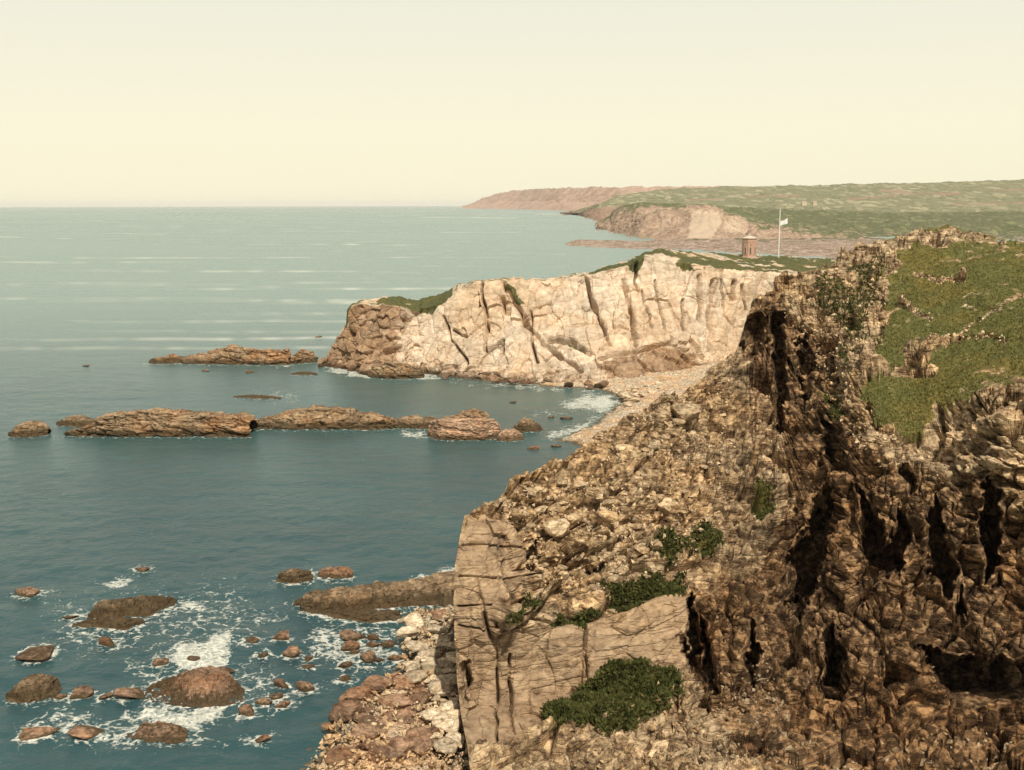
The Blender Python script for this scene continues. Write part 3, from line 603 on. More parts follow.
reef('reef', 'pink square-faced flat-topped block reef with a rubble ridge behind', [(428, 427), (431, 422), (440, 420.5), (470, 420), (494, 420.5), (498, 424), (501, 431)], [(428, 437), (440, 440), (480, 440.5), (501, 438)], [(428, 6), (440, 10), (490, 10), (501, 5)], RG, 'pinkreef', seed=7, lean=.06, amp=.42)
reef('reef', 'rubble ridge standing behind the pink block reef', [(432, 423), (446, 418), (456, 415), (462, 412), (475, 411), (484, 412.5), (488, 419), (496, 423)], [(432, 429), (496, 431)], 8, RG, seed=27, lean=.2)
reef('reef', 'pale low rock at the right foot of the pink block reef', [(497, 436), (505, 431), (515, 430), (524, 436)], [(497, 441), (510, 441), (524, 440)], 7, RG, 'pinkreef', seed=8)
reef('reef', 'brown knob of rock right of the pink block reef', [(512, 430), (518, 424), (524, 419), (531, 419), (536, 425), (543, 429)], [(512, 432.5), (530, 432), (543, 431)], 8, RG, seed=9)
reef('reef', 'short rock cut by the left edge beside the mid bay reef', [(8, 432), (18, 424), (30, 422), (40, 424), (48, 429)], [(8, 437), (30, 437), (48, 435)], 8, RG, seed=10)
reef('reef', 'long wedge reef running from the near cliff foot into the sea', [(294, 603), (303, 598), (318, 597), (345, 594), (380, 590), (410, 587), (430, 583), (446, 579), (462, 577)],
     [(294, 606), (305, 612), (330, 614), (352, 614), (380, 610), (420, 608), (462, 604)], [(294, 2), (310, 6), (350, 8), (400, 9), (462, 10)], RG, seed=11, rot=(35, 8, 0), amp=1.1, lean=.3, step=.6)
reef('reef', 'weedy flat slab under the wedge reef tip', [(300, 610), (320, 612), (345, 612), (380, 613), (400, 612)], [(300, 613), (330, 618), (365, 622), (400, 620)], 4, RG, seed=12, amp=.8)
reef('reef', 'flat-topped rock with a thin dark ledge below, left side', [(88, 616), (94, 606), (100, 603), (120, 603), (150, 602), (166, 600), (175, 603)], [(88, 618), (120, 619), (150, 616), (175, 605)], 6, RG, seed=13, amp=1.2, lean=.4, step=.6)
reef('reef', 'thin dark ledge awash in front of the flat-topped rock', [(72, 625), (90, 621), (115, 620), (140, 620), (146, 622)], [(72, 627), (100, 628), (125, 630), (146, 624)], 3, RG, seed=14, amp=.7)
reef('reef', 'big brown sloping rock in white foam near the lower left', [(145, 694), (158, 688), (170, 685), (182, 680), (196, 677), (210, 677), (222, 681), (232, 689), (243, 695)], [(145, 699), (170, 704), (195, 706), (225, 705), (243, 702)], 7, RG, 'boulder', seed=15, amp=.65, lean=.6, step=.5)
reef('reef', 'dark oval rock left of a matching brown one above the wedge reef', [(276, 578), (280, 573), (295, 571), (310, 572), (313, 577)], [(276, 582), (290, 584), (313, 580)], 4, RG, seed=16)
reef('reef', 'golden brown oval rock right of a dark twin above the wedge reef', [(318, 574), (324, 570), (340, 569), (350, 570), (353, 574)], [(318, 577), (335, 578.5), (353, 577)], 4, RG, 'boulder', seed=17)
reef('reef', 'long thin reef sliver awash between the two reef lines', [(233, 396.5), (245, 395.5), (262, 395.8), (281, 397.5)], [(233, 397.5), (255, 398.6), (281, 399)], 4, RG, seed=18, amp=.5)
reef('reef', 'small flat reef sliver below the farthest reef', [(291, 373.5), (300, 372), (310, 372.4), (317, 373.5)], [(291, 374.8), (317, 375)], 4, RG, seed=19, amp=.5)
reef('reef', 'dark rock ledge at the foot of the headland tip', [(368, 374), (372, 366), (385, 363), (400, 364), (412, 366), (422, 370), (424, 374)], [(368, 377), (395, 379.5), (424, 378)], 10, RG, seed=20)
reef('reef', 'dark low rock cut by the lower left edge', [(6, 694), (20, 684), (35, 682), (48, 686), (57, 694)], [(6, 703), (30, 704), (57, 699)], 6, RG, seed=21)
reef('reef', 'brown flat rock at the bottom edge in the surf', [(124, 738), (140, 732), (160, 731), (178, 733), (186, 738)], [(124, 741), (150, 744), (186, 742)], 5, RG, 'boulder', seed=22)

# ------------------------------------------------------------------ boulders
print('boulders')
def rock_mesh(name, mat, seed, planes=16, sub=4, flat=.75, rough=.08):
    import bmesh
    bm = bmesh.new(); bmesh.ops.create_icosphere(bm, subdivisions=sub, radius=1)
    V = np.array([v_.co[:] for v_ in bm.verts]); r_ = np.random.default_rng(seed)
    nn = r_.normal(size=(planes, 3)); nn /= np.linalg.norm(nn, axis=1, keepdims=True); dd = r_.uniform(.62, 1.0, planes)
    dots = V @ nn.T; rad = np.min(np.where(dots > .05, dd/np.maximum(dots, .05), 9), axis=1); rad = np.minimum(rad, 1.25)
    V = V*rad[:, None]*np.array([1.15, .85, flat]); V = V*(1 + rough*fbm(V*3 + seed, 3, seed))[:, None] 
    for v_, c_ in zip(bm.verts, V): v_.co = c_
    me = bpy.data.meshes.new(name); bm.to_mesh(me); bm.free(); me.polygons.foreach_set('use_smooth', [False]*len(me.polygons)); me.materials.append(mat); return me
RB = [rock_mesh('boulder', M['boulder'], 500+k, 12+k, 4, [.7, .6, .85, .5, .75][k % 5]) for k in range(5)]
RP = [rock_mesh('boulder', M['pale'], 520+k, 11+k, 3, [.7, .6, .85, .5, .65][k % 5]) for k in range(5)]
RK = [rock_mesh('block', M['block'], 540+k, 8+k, 3, [.7, .6, .85, .5, .65][k % 5]) for k in range(5)]

def boulder(name, meshes, loc, size, label, group, cat='boulder', sink=.25, el=1.0, rz=None):
    """el: how tall it stands against its width"""
    o = obj(name, random.choice(meshes)); o.location = (loc[0], loc[1], loc[2] + size*.5*el*(.6 - sink))
    o.scale = (size*.5*random.uniform(.9, 1.1), size*.5*random.uniform(.85, 1.15), size*.5*el*random.uniform(.9, 1.15))
    o.rotation_euler = (random.uniform(-.25, .25), random.uniform(-.25, .25), random.choice([0, math.pi]) + (random.uniform(-.5, .5) if rz is None else rz + random.uniform(-.3, .3)))
    return tag(o, label, cat, group)

SG = 'boulders awash by the beach'
SEA_ROCKS = [  # px, py of the water line, width px, height ratio, label
 (281, 641, 14, .8, 'small rounded boulder alone in the water below the wedge reef tip'), (262, 657, 11, .5, 'flat dark boulder left of the upper lone boulders'), (290, 656, 14, .8, 'pale-topped boulder just below the lone rounded one'),
 (308, 660, 8, .7, 'tiny boulder right of the pale-topped boulder'), (308, 669, 11, .35, 'small flat pinkish boulder in open water above the tall round one'), (305, 692, 18, 1.0, 'tall round boulder, largest of the ones off the beach'),
 (280, 687, 13, .5, 'flat boulder left of the tall round boulder'), (275, 700, 14, .6, 'flat boulder below left of the tall round boulder'), (262, 706, 13, .6, 'small boulder in the loose row leading to the big sloping rock'),
 (281, 709, 15, .5, 'dark flat boulder at the beach corner in shallow water'), (246, 716, 18, .4, 'flat brown boulder below the right end of the big sloping rock'), (160, 666, 15, .7, 'brown boulder surrounded by foam above the big sloping rock'),
 (193, 661, 13, .4, 'dark boulder in the middle of the white foam patch'), (225, 674, 17, .4, 'low dark boulder at the right of the foam patch'), (125, 699, 28, .45, 'low brown boulder touching the left end of the big sloping rock'),
 (77, 699, 20, .6, 'dark boulder between the edge rock and the low brown boulder'), (103, 700, 13, .7, 'small dark boulder left of the low brown boulder'), (60, 700, 10, .7, 'tiny dark boulder beside the edge rock'),
 (32, 659, 34, .3, 'flat slab awash at the left edge'), (105, 645, 15, .35, 'submerged dark boulder below the flat-topped rock'), (85, 740, 28, .3, 'flat brown boulder at the bottom edge, left of the surf rock'),
 (32, 741, 32, .4, 'dark boulder in the lower left corner'), (260, 743, 14, .6, 'small brown boulder at the bottom edge'), (249, 645, 18, .25, 'thin dark boulder awash right of the foam patch'),
 (140, 572, 15, .25, 'thin dark boulder in open water above the flat-topped rock'), (25, 597, 18, .5, 'brown boulder with white wash at the left edge'), (69, 619, 14, .2, 'sunken dark boulder left of the flat-topped rock'),
 (352, 641, 22, .6, 'pair-topped boulder amid foam at the beach edge'), (348, 650, 16, .6, 'boulder in foam under the pair-topped one'), (373, 640, 10, .7, 'small upright boulder right of the pair-topped one'),
 (372, 647, 13, .5, 'flat boulder between foam streaks at the beach edge'), (388, 647, 11, .6, 'small boulder nearest the beach in the foam'), (367, 661, 14, .9, 'round boulder at the foot of the beach foam'),
 (379, 662, 9, .7, 'little boulder right of the round foam boulder'), (396, 662, 13, .7, 'boulder at the shingle edge right of the foam'), (345, 668, 11, .7, 'small boulder in clear water left of the round foam boulder'),
 (344, 681, 12, .5, 'low boulder off the beach corner'), (354, 654, 10, .5, 'small low boulder between foam boulders'),
 (318, 337.6, 6, .4, 'speck of dark rock beyond the farthest reef'), (205, 371.6, 7, .5, 'small dark rock left below the farthest reef'), (249, 373.4, 9, .3, 'flat dark rock below the farthest reef'), (85, 366.4, 6, .4, 'speck of rock with wash far out at left'),
 (534, 450, 12, .5, 'small dark rock near shore below the brown knob'), (557, 447.5, 9, .5, 'small rock right of a dark rock near the far cove shore'), (551, 418, 6, .5, 'tiny rock in the cove left of another tiny one'), (566, 419.5, 11, .3, 'tiny flat rock in the cove near its beach'),
 (512, 403, 7, .3, 'sliver of rock in the middle of the cove')]
FOAMR = []
for px, py, wd, el, lab in SEA_ROCKS:
    p = S(px, py); dist = float(np.linalg.norm(p - np.array([0, 0, CAMZ]))); size = wd*dist/F
    boulder('boulder', RB, p + np.array([0, size*.35, 0]), size*.98, lab, SG, sink=.35, el=el*1.15)
    FOAMR.append((p[0], p[1] + size*.35, size*.5))

# ------------------------------------------------------------------ beaches
print('beaches')
def beach(name, label, poly, z_in, n, mat, scale_px, seed, up=0.0):
    """pebble beach: heights grow from the water line inwards, measured in the plan"""
    Pw = S(np.array([p[0] for p in poly]), np.array([p[1] for p in poly]))[:, :2]
    x0, y0 = Pw.min(0) - 4; x1, y1 = Pw.max(0) + 4
    X, Yg = np.meshgrid(np.linspace(x0, x1, n), np.linspace(y0, y1, int(n*(y1-y0)/(x1-x0))))
    sd_ = polydist(X, Yg, [tuple(q) for q in Pw]); P = np.stack([X, Yg, 0*X], -1)
    z = np.where(sd_ < 0, z_in*(1 - np.exp(sd_/6.0)), -sd_*.25) + .35*fbm(P/3, 3, seed) 
    f1, f2, ra, _ = worley(P/1.1, seed+3); g1, g2, rb, _ = worley(P/.5, seed+8)
    z = z + .32*ra*np.clip((f2-f1)*2.5, 0, 1) + .16*rb*np.clip((g2-g1)*2.5, 0, 1) - .25
    P[..., 2] = z; o = obj(name, mesh_np(name, P, grid_faces(*X.shape), mat)); tag(o, label, None, None, 'structure'); return P
BEACH1 = [(320, 742), (330, 722), (345, 700), (372, 682), (395, 668), (405, 652), (398, 640), (408, 625), (395, 616), (420, 608), (466, 603), (463, 640), (461, 700), (470, 750), (478, 800), (300, 830), (306, 770)]
beach('beach', 'boulder beach at the foot of the near cliff', BEACH1, 1.6, 320, M['beach'], 1, 401)
BEACH2 = [(556, 440), (585, 428), (605, 415), (620, 404), (618, 396), (600, 390), (560, 388), (520, 384), (520, 374), (620, 372), (700, 362), (780, 362), (760, 400), (700, 430), (600, 452)]
beach('cove_beach', 'pale shingle beach in the cove under the headland', BEACH2, 2.2, 300, M['beach'], 1, 411)

def lab3(base, size, lo, hi, py, a, b, za, zb, zc):
    k = (size-lo)/(hi-lo); return ('small ' if k < .4 else 'middling ' if k < .75 else 'large ') + base + ', ' + (za if py < a else zb if py < b else zc)
def scatter_poly(poly, n, rs):
    xs = [p[0] for p in poly]; ys = [p[1] for p in poly]; out = []
    while len(out) < n:
        a = rs.uniform(min(xs), max(xs), 400); b = rs.uniform(min(ys), max(ys), 400); ok = polydist(a, b, poly) < -1
        out += list(zip(a[ok], b[ok]))
    return out[:n]
dark_poly = [(318, 744), (330, 722), (345, 702), (372, 684), (398, 672), (430, 690), (440, 720), (430, 760), (330, 765)]
pale_poly = [(398, 668), (405, 640), (400, 616), (440, 610), (456, 612), (458, 690), (465, 750), (430, 750), (425, 700)]
rs = np.random.default_rng(5)
lab_d = 'dark brown boulder heaped at the seaward corner of the near beach'; lab_p = 'pale boulder strewn over the near beach under the cliff'
for a, b in scatter_poly(dark_poly, 75, rs): z = .6 + 2.3*rs.random()**1.8; boulder('boulder', RB, S(a, b, .7), z, lab3('dark boulder heaped on the beach corner', z, .6, 2.1, b, 695, 725, 'at its upper end', 'in its middle', 'by the bottom edge'), 'dark boulders on the beach corner', el=.75)
for a, b in scatter_poly(pale_poly, 105, rs): z = .5 + 1.9*rs.random()**2.2; boulder('boulder', RP, S(a, b, 1.2), z, lab3('pale boulder on the near beach', z, .5, 1.7, b, 645, 695, 'just below the wedge reef', 'halfway along the cliff foot', 'by the bottom edge'), 'pale boulders on the near beach', el=.75)
boulder('boulder', RB, S(440, 617, 1), 2.3, 'large grey-brown block on the beach under the wedge reef', 'pale boulders on the near beach', el=.7)
boulder('boulder', RB, S(397, 704, 1), 2.6, 'largest brown slab lying on the beach corner', 'dark boulders on the beach corner', el=.5)
shelf_poly = [(430, 378), (520, 384), (600, 388), (640, 384), (690, 372), (690, 366), (600, 374), (470, 370)]
cove_poly = [(600, 424), (625, 408), (650, 395), (690, 378), (700, 372), (640, 380), (612, 392), (622, 404)]
for a, b in scatter_poly(shelf_poly, 55, rs): z = rs.uniform(1.2, 3.4); boulder('boulder', RB, S(a, b, .8), z, lab3('brown boulder at the headland cliff foot', z, 1.2, 3.4, a, 520, 610, 'toward its seaward end', 'midway along', 'near the cove shingle'), 'boulders under the headland', el=.7)
for a, b in scatter_poly(cove_poly, 45, rs): z = rs.uniform(.9, 2.2); boulder('boulder', RP, S(a, b, 1.4), z, lab3('pale boulder on the far cove shingle', z, .9, 2.2, b, 385, 402, 'at the back under the headland', 'in the middle', 'close to the water'), 'boulders on the cove beach', el=.7)

# ------------------------------------------------------------------ rubble, blocks and growth on the near cliff
print('scatter')
gi = np.arange(G.shape[0]*1)  # placeholder for clarity of ranges below
FR = (slice(0, NV), slice(nl, None)); GX, GY = PXX[FR], PYY[FR]; GP, GNn = NEARG[FR], NEARN[FR]
def pick(mask, n, rs):
    # even in the picture rather than in the mesh
    idx = np.argwhere(mask); k = rs.choice(len(idx), size=n, replace=len(idx) < n); return idx[k]
SLOPE = [(500, 490), (549, 464), (600, 440), (660, 404), (715, 376), (735, 400), (735, 470), (715, 520), (690, 570), (600, 590), (530, 590), (525, 540)]
sl = (polydist(GX, GY, SLOPE) < 0)
for i, j in pick(sl, 90, rs):
    z = rs.uniform(.6, 1.6); boulder('block', RK, GP[i, j], z, lab3('angular tan block in the near slope rubble', z, .6, 1.6, GY[i, j], 455, 525, 'up by the crest', 'halfway down', 'low above the smooth wall'), 'loose blocks on the near slope', 'rock', el=.7, rz=R(58))
def nearest(px, py):
    k = np.argmin((GX-px)**2 + (GY-py)**2); return np.unravel_index(k, GX.shape)
for px, py, sz, lab in [(676, 424, 3.2, 'big pink-brown block perched high on the rubble slope'), (658, 439, 2.6, 'dark mossy block left of the big perched block'), (602, 528, 2.2, 'rounded brown block midway down the rubble slope'),
                        (628, 450, 2.4, 'pale upright slab near the slope crest'), (586, 470, 2.2, 'dark split block near the slope crest'), (668, 503, 2.0, 'squarish brown block low on the slope'), (560, 530, 2.4, 'long pale tilted slab above the cliff end')]:
    i, j = nearest(px, py); boulder('block', RK, GP[i, j], sz, lab, None, 'rock', el=.75, sink=.1)

def shards(name, label, pts, nrm, sizes, mat, seed):
    """a heap of small angular stones as one mesh"""
    r_ = np.random.default_rng(seed); base = np.array([[1, 0, 0], [-1, 0, 0], [0, 1, 0], [0, -1, 0], [0, 0, 1], [0, 0, -1]], float)
    fc = np.array([[0, 2, 4], [2, 1, 4], [1, 3, 4], [3, 0, 4], [2, 0, 5], [1, 2, 5], [3, 1, 5], [0, 3, 5]])
    n = len(pts); A = r_.normal(size=(n, 3, 3)); Q, _ = np.linalg.qr(A)
    sc = np.stack([r_.uniform(.7, 1.3, n), r_.uniform(.5, 1, n), r_.uniform(.3, .7, n)], 1)*sizes[:, None]*.5
    V = (base[None]*(1 + r_.uniform(-.25, .25, (n, 6, 1))))*sc[:, None, :]; V = np.einsum('nij,nkj->nki', Q, V) + (pts + nrm*sizes[:, None]*.1)[:, None]
    Fc = fc[None] + (np.arange(n)*6)[:, None, None]
    o = obj(name, mesh_np(name, V, Fc.reshape(-1, 3), mat, None, False)); tag(o, label, None, None, 'stuff'); return o
def shard_on(name, label, mask, n, lo, hi, mat, seed):
    r_ = np.random.default_rng(seed); ij = pick(mask, n, r_); shards(name, label, GP[ij[:, 0], ij[:, 1]] + r_.normal(0, .12, (n, 3)), GNn[ij[:, 0], ij[:, 1]], lo + (hi-lo)*r_.random(n)**2.5, mat, seed)
shard_on('scree', 'loose stones covering the rubble slope of the near spur', sl, 2200, .2, .9, M['block'], 1)
bottom = (polydist(GX, GY, [(650, 700), (690, 670), (720, 690), (770, 650), (790, 745), (1060, 745), (1060, 800), (540, 800), (560, 740)]) < 0)
shard_on('rubble', 'small broken stones at the foot of the near cliff', bottom, 1500, .2, .9, M['block'], 2)
upper = (polydist(GX, GY, [(775, 285), (838, 266), (890, 250), (885, 320), (868, 360), (850, 400), (866, 430), (900, 440), (880, 470), (840, 420), (790, 330)]) < 0)
shard_on('stones', 'pale stones strewn along the rim below the grass', upper, 1500, .2, .8, M['block'], 3)
stl = lines(GX, GY, BARELINE, 2.0) > .35
shard_on('wall_rubble', 'line of pale stones crossing the grassy hill', stl, 420, .15, .5, M['pale'], 4)
r_ = np.random.default_rng(9); q = scatter_poly(BEACH1, 2800, r_); q = S(np.array([a for a, b in q]), np.array([b for a, b in q]), .9); q[:, 2] = r_.uniform(.4, 1.5, len(q))
shards('beach_rubble', 'small stones covering the near beach', q, np.zeros_like(q), .15 + .75*r_.random(len(q))**2.5, M['block'], 5)

def blades(name, label, pts, nrm, length, wid, mat, seed, per=5, lean=.6):
    r_ = np.random.default_rng(seed); n = len(pts)*per
    P = np.repeat(pts, per, 0) + r_.normal(0, .18, (n, 3))*np.array([1, 1, .3]); U = np.repeat(nrm, per, 0) + r_.normal(0, lean, (n, 3)) + np.array([0, 0, .6]); U /= np.linalg.norm(U, axis=1, keepdims=True)
    T = np.cross(U, r_.normal(size=(n, 3))); T /= np.linalg.norm(T, axis=1, keepdims=True)
    Lr = length*r_.uniform(.5, 1.3, n)[:, None]; Wd = wid*r_.uniform(.6, 1.3, n)[:, None]
    V = np.stack([P - T*Wd*.5 - U*.05, P + T*Wd*.5 - U*.05, P + U*Lr + T*Wd*.12, P + U*Lr*.7 - T*Wd*.5], 1)
    return obj(name, mesh_np(name, V, np.arange(n*4).reshape(-1, 4), mat, None, False))
gmask = (gN[FR] > .6); r_ = np.random.default_rng(11); ij = pick(gmask, 7000, r_)
o = blades('grass', None, GP[ij[:, 0], ij[:, 1]], GNn[ij[:, 0], ij[:, 1]], .15, .13, M['grass'], 12, 4); tag(o, 'green and straw grass growing over the near summit', None, None, 'stuff')
ij = pick(gS[FR]*(1-gN[FR]) > .45, 3800, r_)
o = blades('turf', None, GP[ij[:, 0], ij[:, 1]], GNn[ij[:, 0], ij[:, 1]], .32, .2, M['gorse'], 13, 4); tag(o, 'dark green tufts growing in patches on the near cliff', None, None, 'stuff')
ij = pick(gP[FR] > .5, 3800, r_)
o = blades('gorse_bush', None, GP[ij[:, 0], ij[:, 1]], GNn[ij[:, 0], ij[:, 1]], .38, .24, M['gorse'], 14, 5, .8); tag(o, 'dense dark green gorse mound at the foot of the smooth near wall', 'bush')

# ------------------------------------------------------------------ the sea
print('sea')
rowsY = np.concatenate([np.linspace(30, 82, 10)[:-1], np.geomspace(82, 460, 330)[:-1], np.geomspace(460, 90000, 200)])
tx = np.linspace(-.62, .62, 560); tx = np.concatenate([np.linspace(-1.6, -.64, 10), tx, np.linspace(.64, 1.6, 10)])
YY, TT = np.meshgrid(rowsY, tx, indexing='ij'); P = np.stack([YY*TT, YY, 0*YY], -1)
SX, SY = project(P)
foam = np.zeros(YY.shape)
for bx, by, br in FOAMR:
    d = np.hypot(P[..., 0]-bx, (P[..., 1]-by)*1.0) - br; foam = np.maximum(foam, .62*np.exp(-(np.maximum(d, 0)/.9)**1.2)*(by < 200))
for fx, fy in FOAMSRC:
    l = list(zip(fx[::4], fy[::4])); m = (SY > 380)
    d = polydist(SX, SY, l, False); foam = np.maximum(foam, np.where(SY > 540, .60, .46)*np.exp(-(d/np.where(SY > 540, 5, 2.2))**1.3))
for poly, a, sf in [([(228, 627), (232, 640), (226, 668), (190, 672), (160, 664), (176, 645), (205, 640), (215, 630)], 1.0, 8), ([(150, 652), (176, 645), (180, 664), (150, 668)], .7, 6), ([(232, 700), (222, 720), (190, 728), (150, 726), (120, 718), (150, 708), (200, 706)], .95, 9), ([(60, 708), (120, 716), (190, 730), (230, 745), (40, 748), (20, 720)], .58, 10),
                    ([(95, 582), (112, 577), (132, 579), (128, 586), (105, 587)], .8, 4), ([(172, 601), (190, 599), (212, 602), (205, 612), (178, 610)], .85, 5), ([(20, 592), (42, 588), (60, 590), (40, 600)], .6, 5), ([(100, 636), (128, 632), (135, 642), (110, 650)], .6, 6), ([(410, 574), (435, 570), (455, 566), (455, 577), (440, 578)], .85, 4), ([(560, 402), (590, 393), (612, 394), (621, 404), (600, 411), (575, 409)], .85, 5),
                    ([(545, 432), (575, 424), (610, 410), (600, 424), (570, 436), (550, 440)], .7, 5), ([(398, 432), (420, 428), (430, 437), (410, 438)], .8, 3), ([(240, 612), (270, 600), (300, 612), (280, 632), (240, 628)], .42, 14), ([(310, 625), (400, 625), (405, 665), (360, 675), (300, 655)], .60, 10), ([(120, 660), (240, 650), (300, 680), (260, 720), (140, 720)], .46, 16), ([(40, 600), (240, 580), (280, 640), (60, 660)], .40, 18),
                    ([(530, 412), (560, 410), (570, 416), (540, 418)], .5, 4), ([(280, 570), (318, 570), (318, 578), (306, 580)], .6, 4), ([(415, 374), (440, 374), (445, 379), (418, 379)], .8, 2), ([(325, 365), (370, 374), (368, 380), (325, 370)], .75, 2), ([(440, 379), (520, 384), (600, 389), (600, 392), (500, 388)], .55, 2), ([(255, 392), (300, 393), (300, 400), (270, 402)], .5, 5), ([(270, 356), (295, 362), (292, 368), (280, 367)], .6, 3)]:
    foam = np.maximum(foam, a*pmask(SX + 5*vnoise(P/np.array([2.2,4,1]), 51), SY + 4*vnoise(P/np.array([2.2,4,1]), 52), poly, sf*1.5))
# pale sky sheen painted on lines of calm and swell far out: (Y metres, x range, strength)
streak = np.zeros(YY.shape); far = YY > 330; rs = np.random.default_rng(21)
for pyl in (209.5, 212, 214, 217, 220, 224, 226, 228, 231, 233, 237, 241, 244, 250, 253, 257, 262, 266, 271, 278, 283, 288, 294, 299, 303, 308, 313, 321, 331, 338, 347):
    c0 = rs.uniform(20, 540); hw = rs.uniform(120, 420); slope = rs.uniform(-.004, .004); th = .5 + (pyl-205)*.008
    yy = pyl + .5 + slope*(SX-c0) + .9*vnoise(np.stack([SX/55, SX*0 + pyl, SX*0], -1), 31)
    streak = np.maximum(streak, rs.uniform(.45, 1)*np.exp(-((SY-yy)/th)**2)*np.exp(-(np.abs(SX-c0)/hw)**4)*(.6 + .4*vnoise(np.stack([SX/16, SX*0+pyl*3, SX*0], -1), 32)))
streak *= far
t = NT('sea_water'); pos = t.n('NewGeometry').outputs['Position']
n1 = t.noise(pos, .35, 6, .62, .6); n2 = t.noise(t.map(pos, (.6, 1.4, 1), (0, 0, 12)), 1.3, 5, .6, .3); n3 = t.noise(t.map(pos, (.25, 1, 1)), .05, 4, .55)
fn = t.noise(pos, .9, 9, .72, 1.6); fv = t.vor(t.map(pos, (1, 1, 1)), .7); 
wp = t.n('VectorMath'); wp.operation = 'ADD'; t.l(pos, wp.inputs[0]); wq = t.n('TexNoise'); t.l(pos, wq.inputs['Vector']); wq.inputs['Scale'].default_value = .5; wq.inputs['Detail'].default_value = 4
ws = t.n('VectorMath'); ws.operation = 'SCALE'; ws.inputs['Scale'].default_value = 3.2; t.l(wq.outputs['Color'], ws.inputs[0]); t.l(ws.outputs[0], wp.inputs[1])
fv = t.vor(wp.outputs[0], .42); fvb = t.vor(wp.outputs[0], 1.15)
fv2 = t.math('ADD', t.math('SUBTRACT', 1, t.ss(fv, .0, .13)), t.math('MULTIPLY', t.math('SUBTRACT', 1, t.ss(fvb, .0, .2)), .7))
fm = t.math('ADD', t.attr('foam'), t.math('ADD', t.math('MULTIPLY', t.math('SUBTRACT', fn, .5), 1.7), t.math('MULTIPLY', t.math('SUBTRACT', fv2, .45), .26)))
fmask = t.math('MULTIPLY', t.ss(fm, .47, .78), t.math('ADD', .35, t.math('MULTIPLY', t.ss(t.noise(pos, 2.2, 6, .7, .8), .35, .62), .65)))
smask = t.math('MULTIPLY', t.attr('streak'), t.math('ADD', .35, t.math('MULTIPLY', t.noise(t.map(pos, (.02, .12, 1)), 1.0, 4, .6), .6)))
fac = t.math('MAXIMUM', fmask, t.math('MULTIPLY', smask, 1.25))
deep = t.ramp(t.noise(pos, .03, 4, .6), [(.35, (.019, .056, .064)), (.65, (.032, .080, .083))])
far_haze = t.ss(t.math('ADD', t.sep(pos)[1], t.math('MULTIPLY', t.math('SUBTRACT', t.noise(pos, .006, 4, .6), .5), 220)), 70, 620)
deep = t.mix(far_haze, deep, (.145, .235, .20)); base = t.mix(fac, deep, (.72, .70, .60))  # distance haze painted in: far water gets a paler base colour
t.l(base, t.b.inputs['Base Color']); t.l(t.math('ADD', .24, t.math('MULTIPLY', fac, .6)), t.b.inputs['Roughness']); t.b.inputs['IOR'].default_value = 1.33
cd_ = t.math('ADD', t.math('MULTIPLY', n1, 1.0), t.math('ADD', t.math('MULTIPLY', n2, .35), t.math('MULTIPLY', n3, 1.5)))
t.bump(cd_, .55, .55); M['sea'] = t.m
amp = np.clip(1 - YY/420, 0, 1)
P[..., 2] = amp*(.16*vnoise(P*np.array([.14, .3, 0]), 41) + .10*vnoise(P*np.array([.5, .8, 0]), 42) + .05*vnoise(P*np.array([1.1, 1.5, 0]), 43))
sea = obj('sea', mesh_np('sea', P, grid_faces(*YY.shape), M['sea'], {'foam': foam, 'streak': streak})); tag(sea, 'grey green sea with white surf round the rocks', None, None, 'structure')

# ------------------------------------------------------------------ storm tower, flagpole, post, cottages
print('tower')
def ground_at(px, py, G):
    qx, qy = project(G); k = np.argmin((qx-px)**2 + (qy-py)**2); return G.reshape(-1, 3)[k]
M['stone'] = plain_mat('tower_stone', (.38, .22, .155), (.58, .37, .26), 2.2, .9, .8)
M['trim'] = plain_mat('tower_trim', (.42, .30, .22), (.55, .41, .30), 2.0, .9, .4)
M['slate'] = plain_mat('roof_lead', (.50, .42, .33), (.62, .54, .43), 3.0, .7, .3)
M['dark'] = plain_mat('dark_opening', (.05, .035, .025), (.08, .055, .038), 3.0, .9, .1)
M['white'] = plain_mat('white_paint', (.72, .70, .64), (.80, .78, .72), 5.0, .5, .1)
M['wood'] = plain_mat('weathered_wood', (.09, .06, .04), (.16, .11, .07), 6.0, .9, .5)
M['path'] = plain_mat('pale_path', (.50, .40, .28), (.62, .52, .38), .8, .95, .4)
M['flag'] = plain_mat('flag_cloth', (.70, .68, .64), (.80, .78, .74), 4.0, .9, .1)
M['redcross'] = plain_mat('flag_red', (.35, .06, .05), (.42, .08, .06), 4.0, .9, .1)

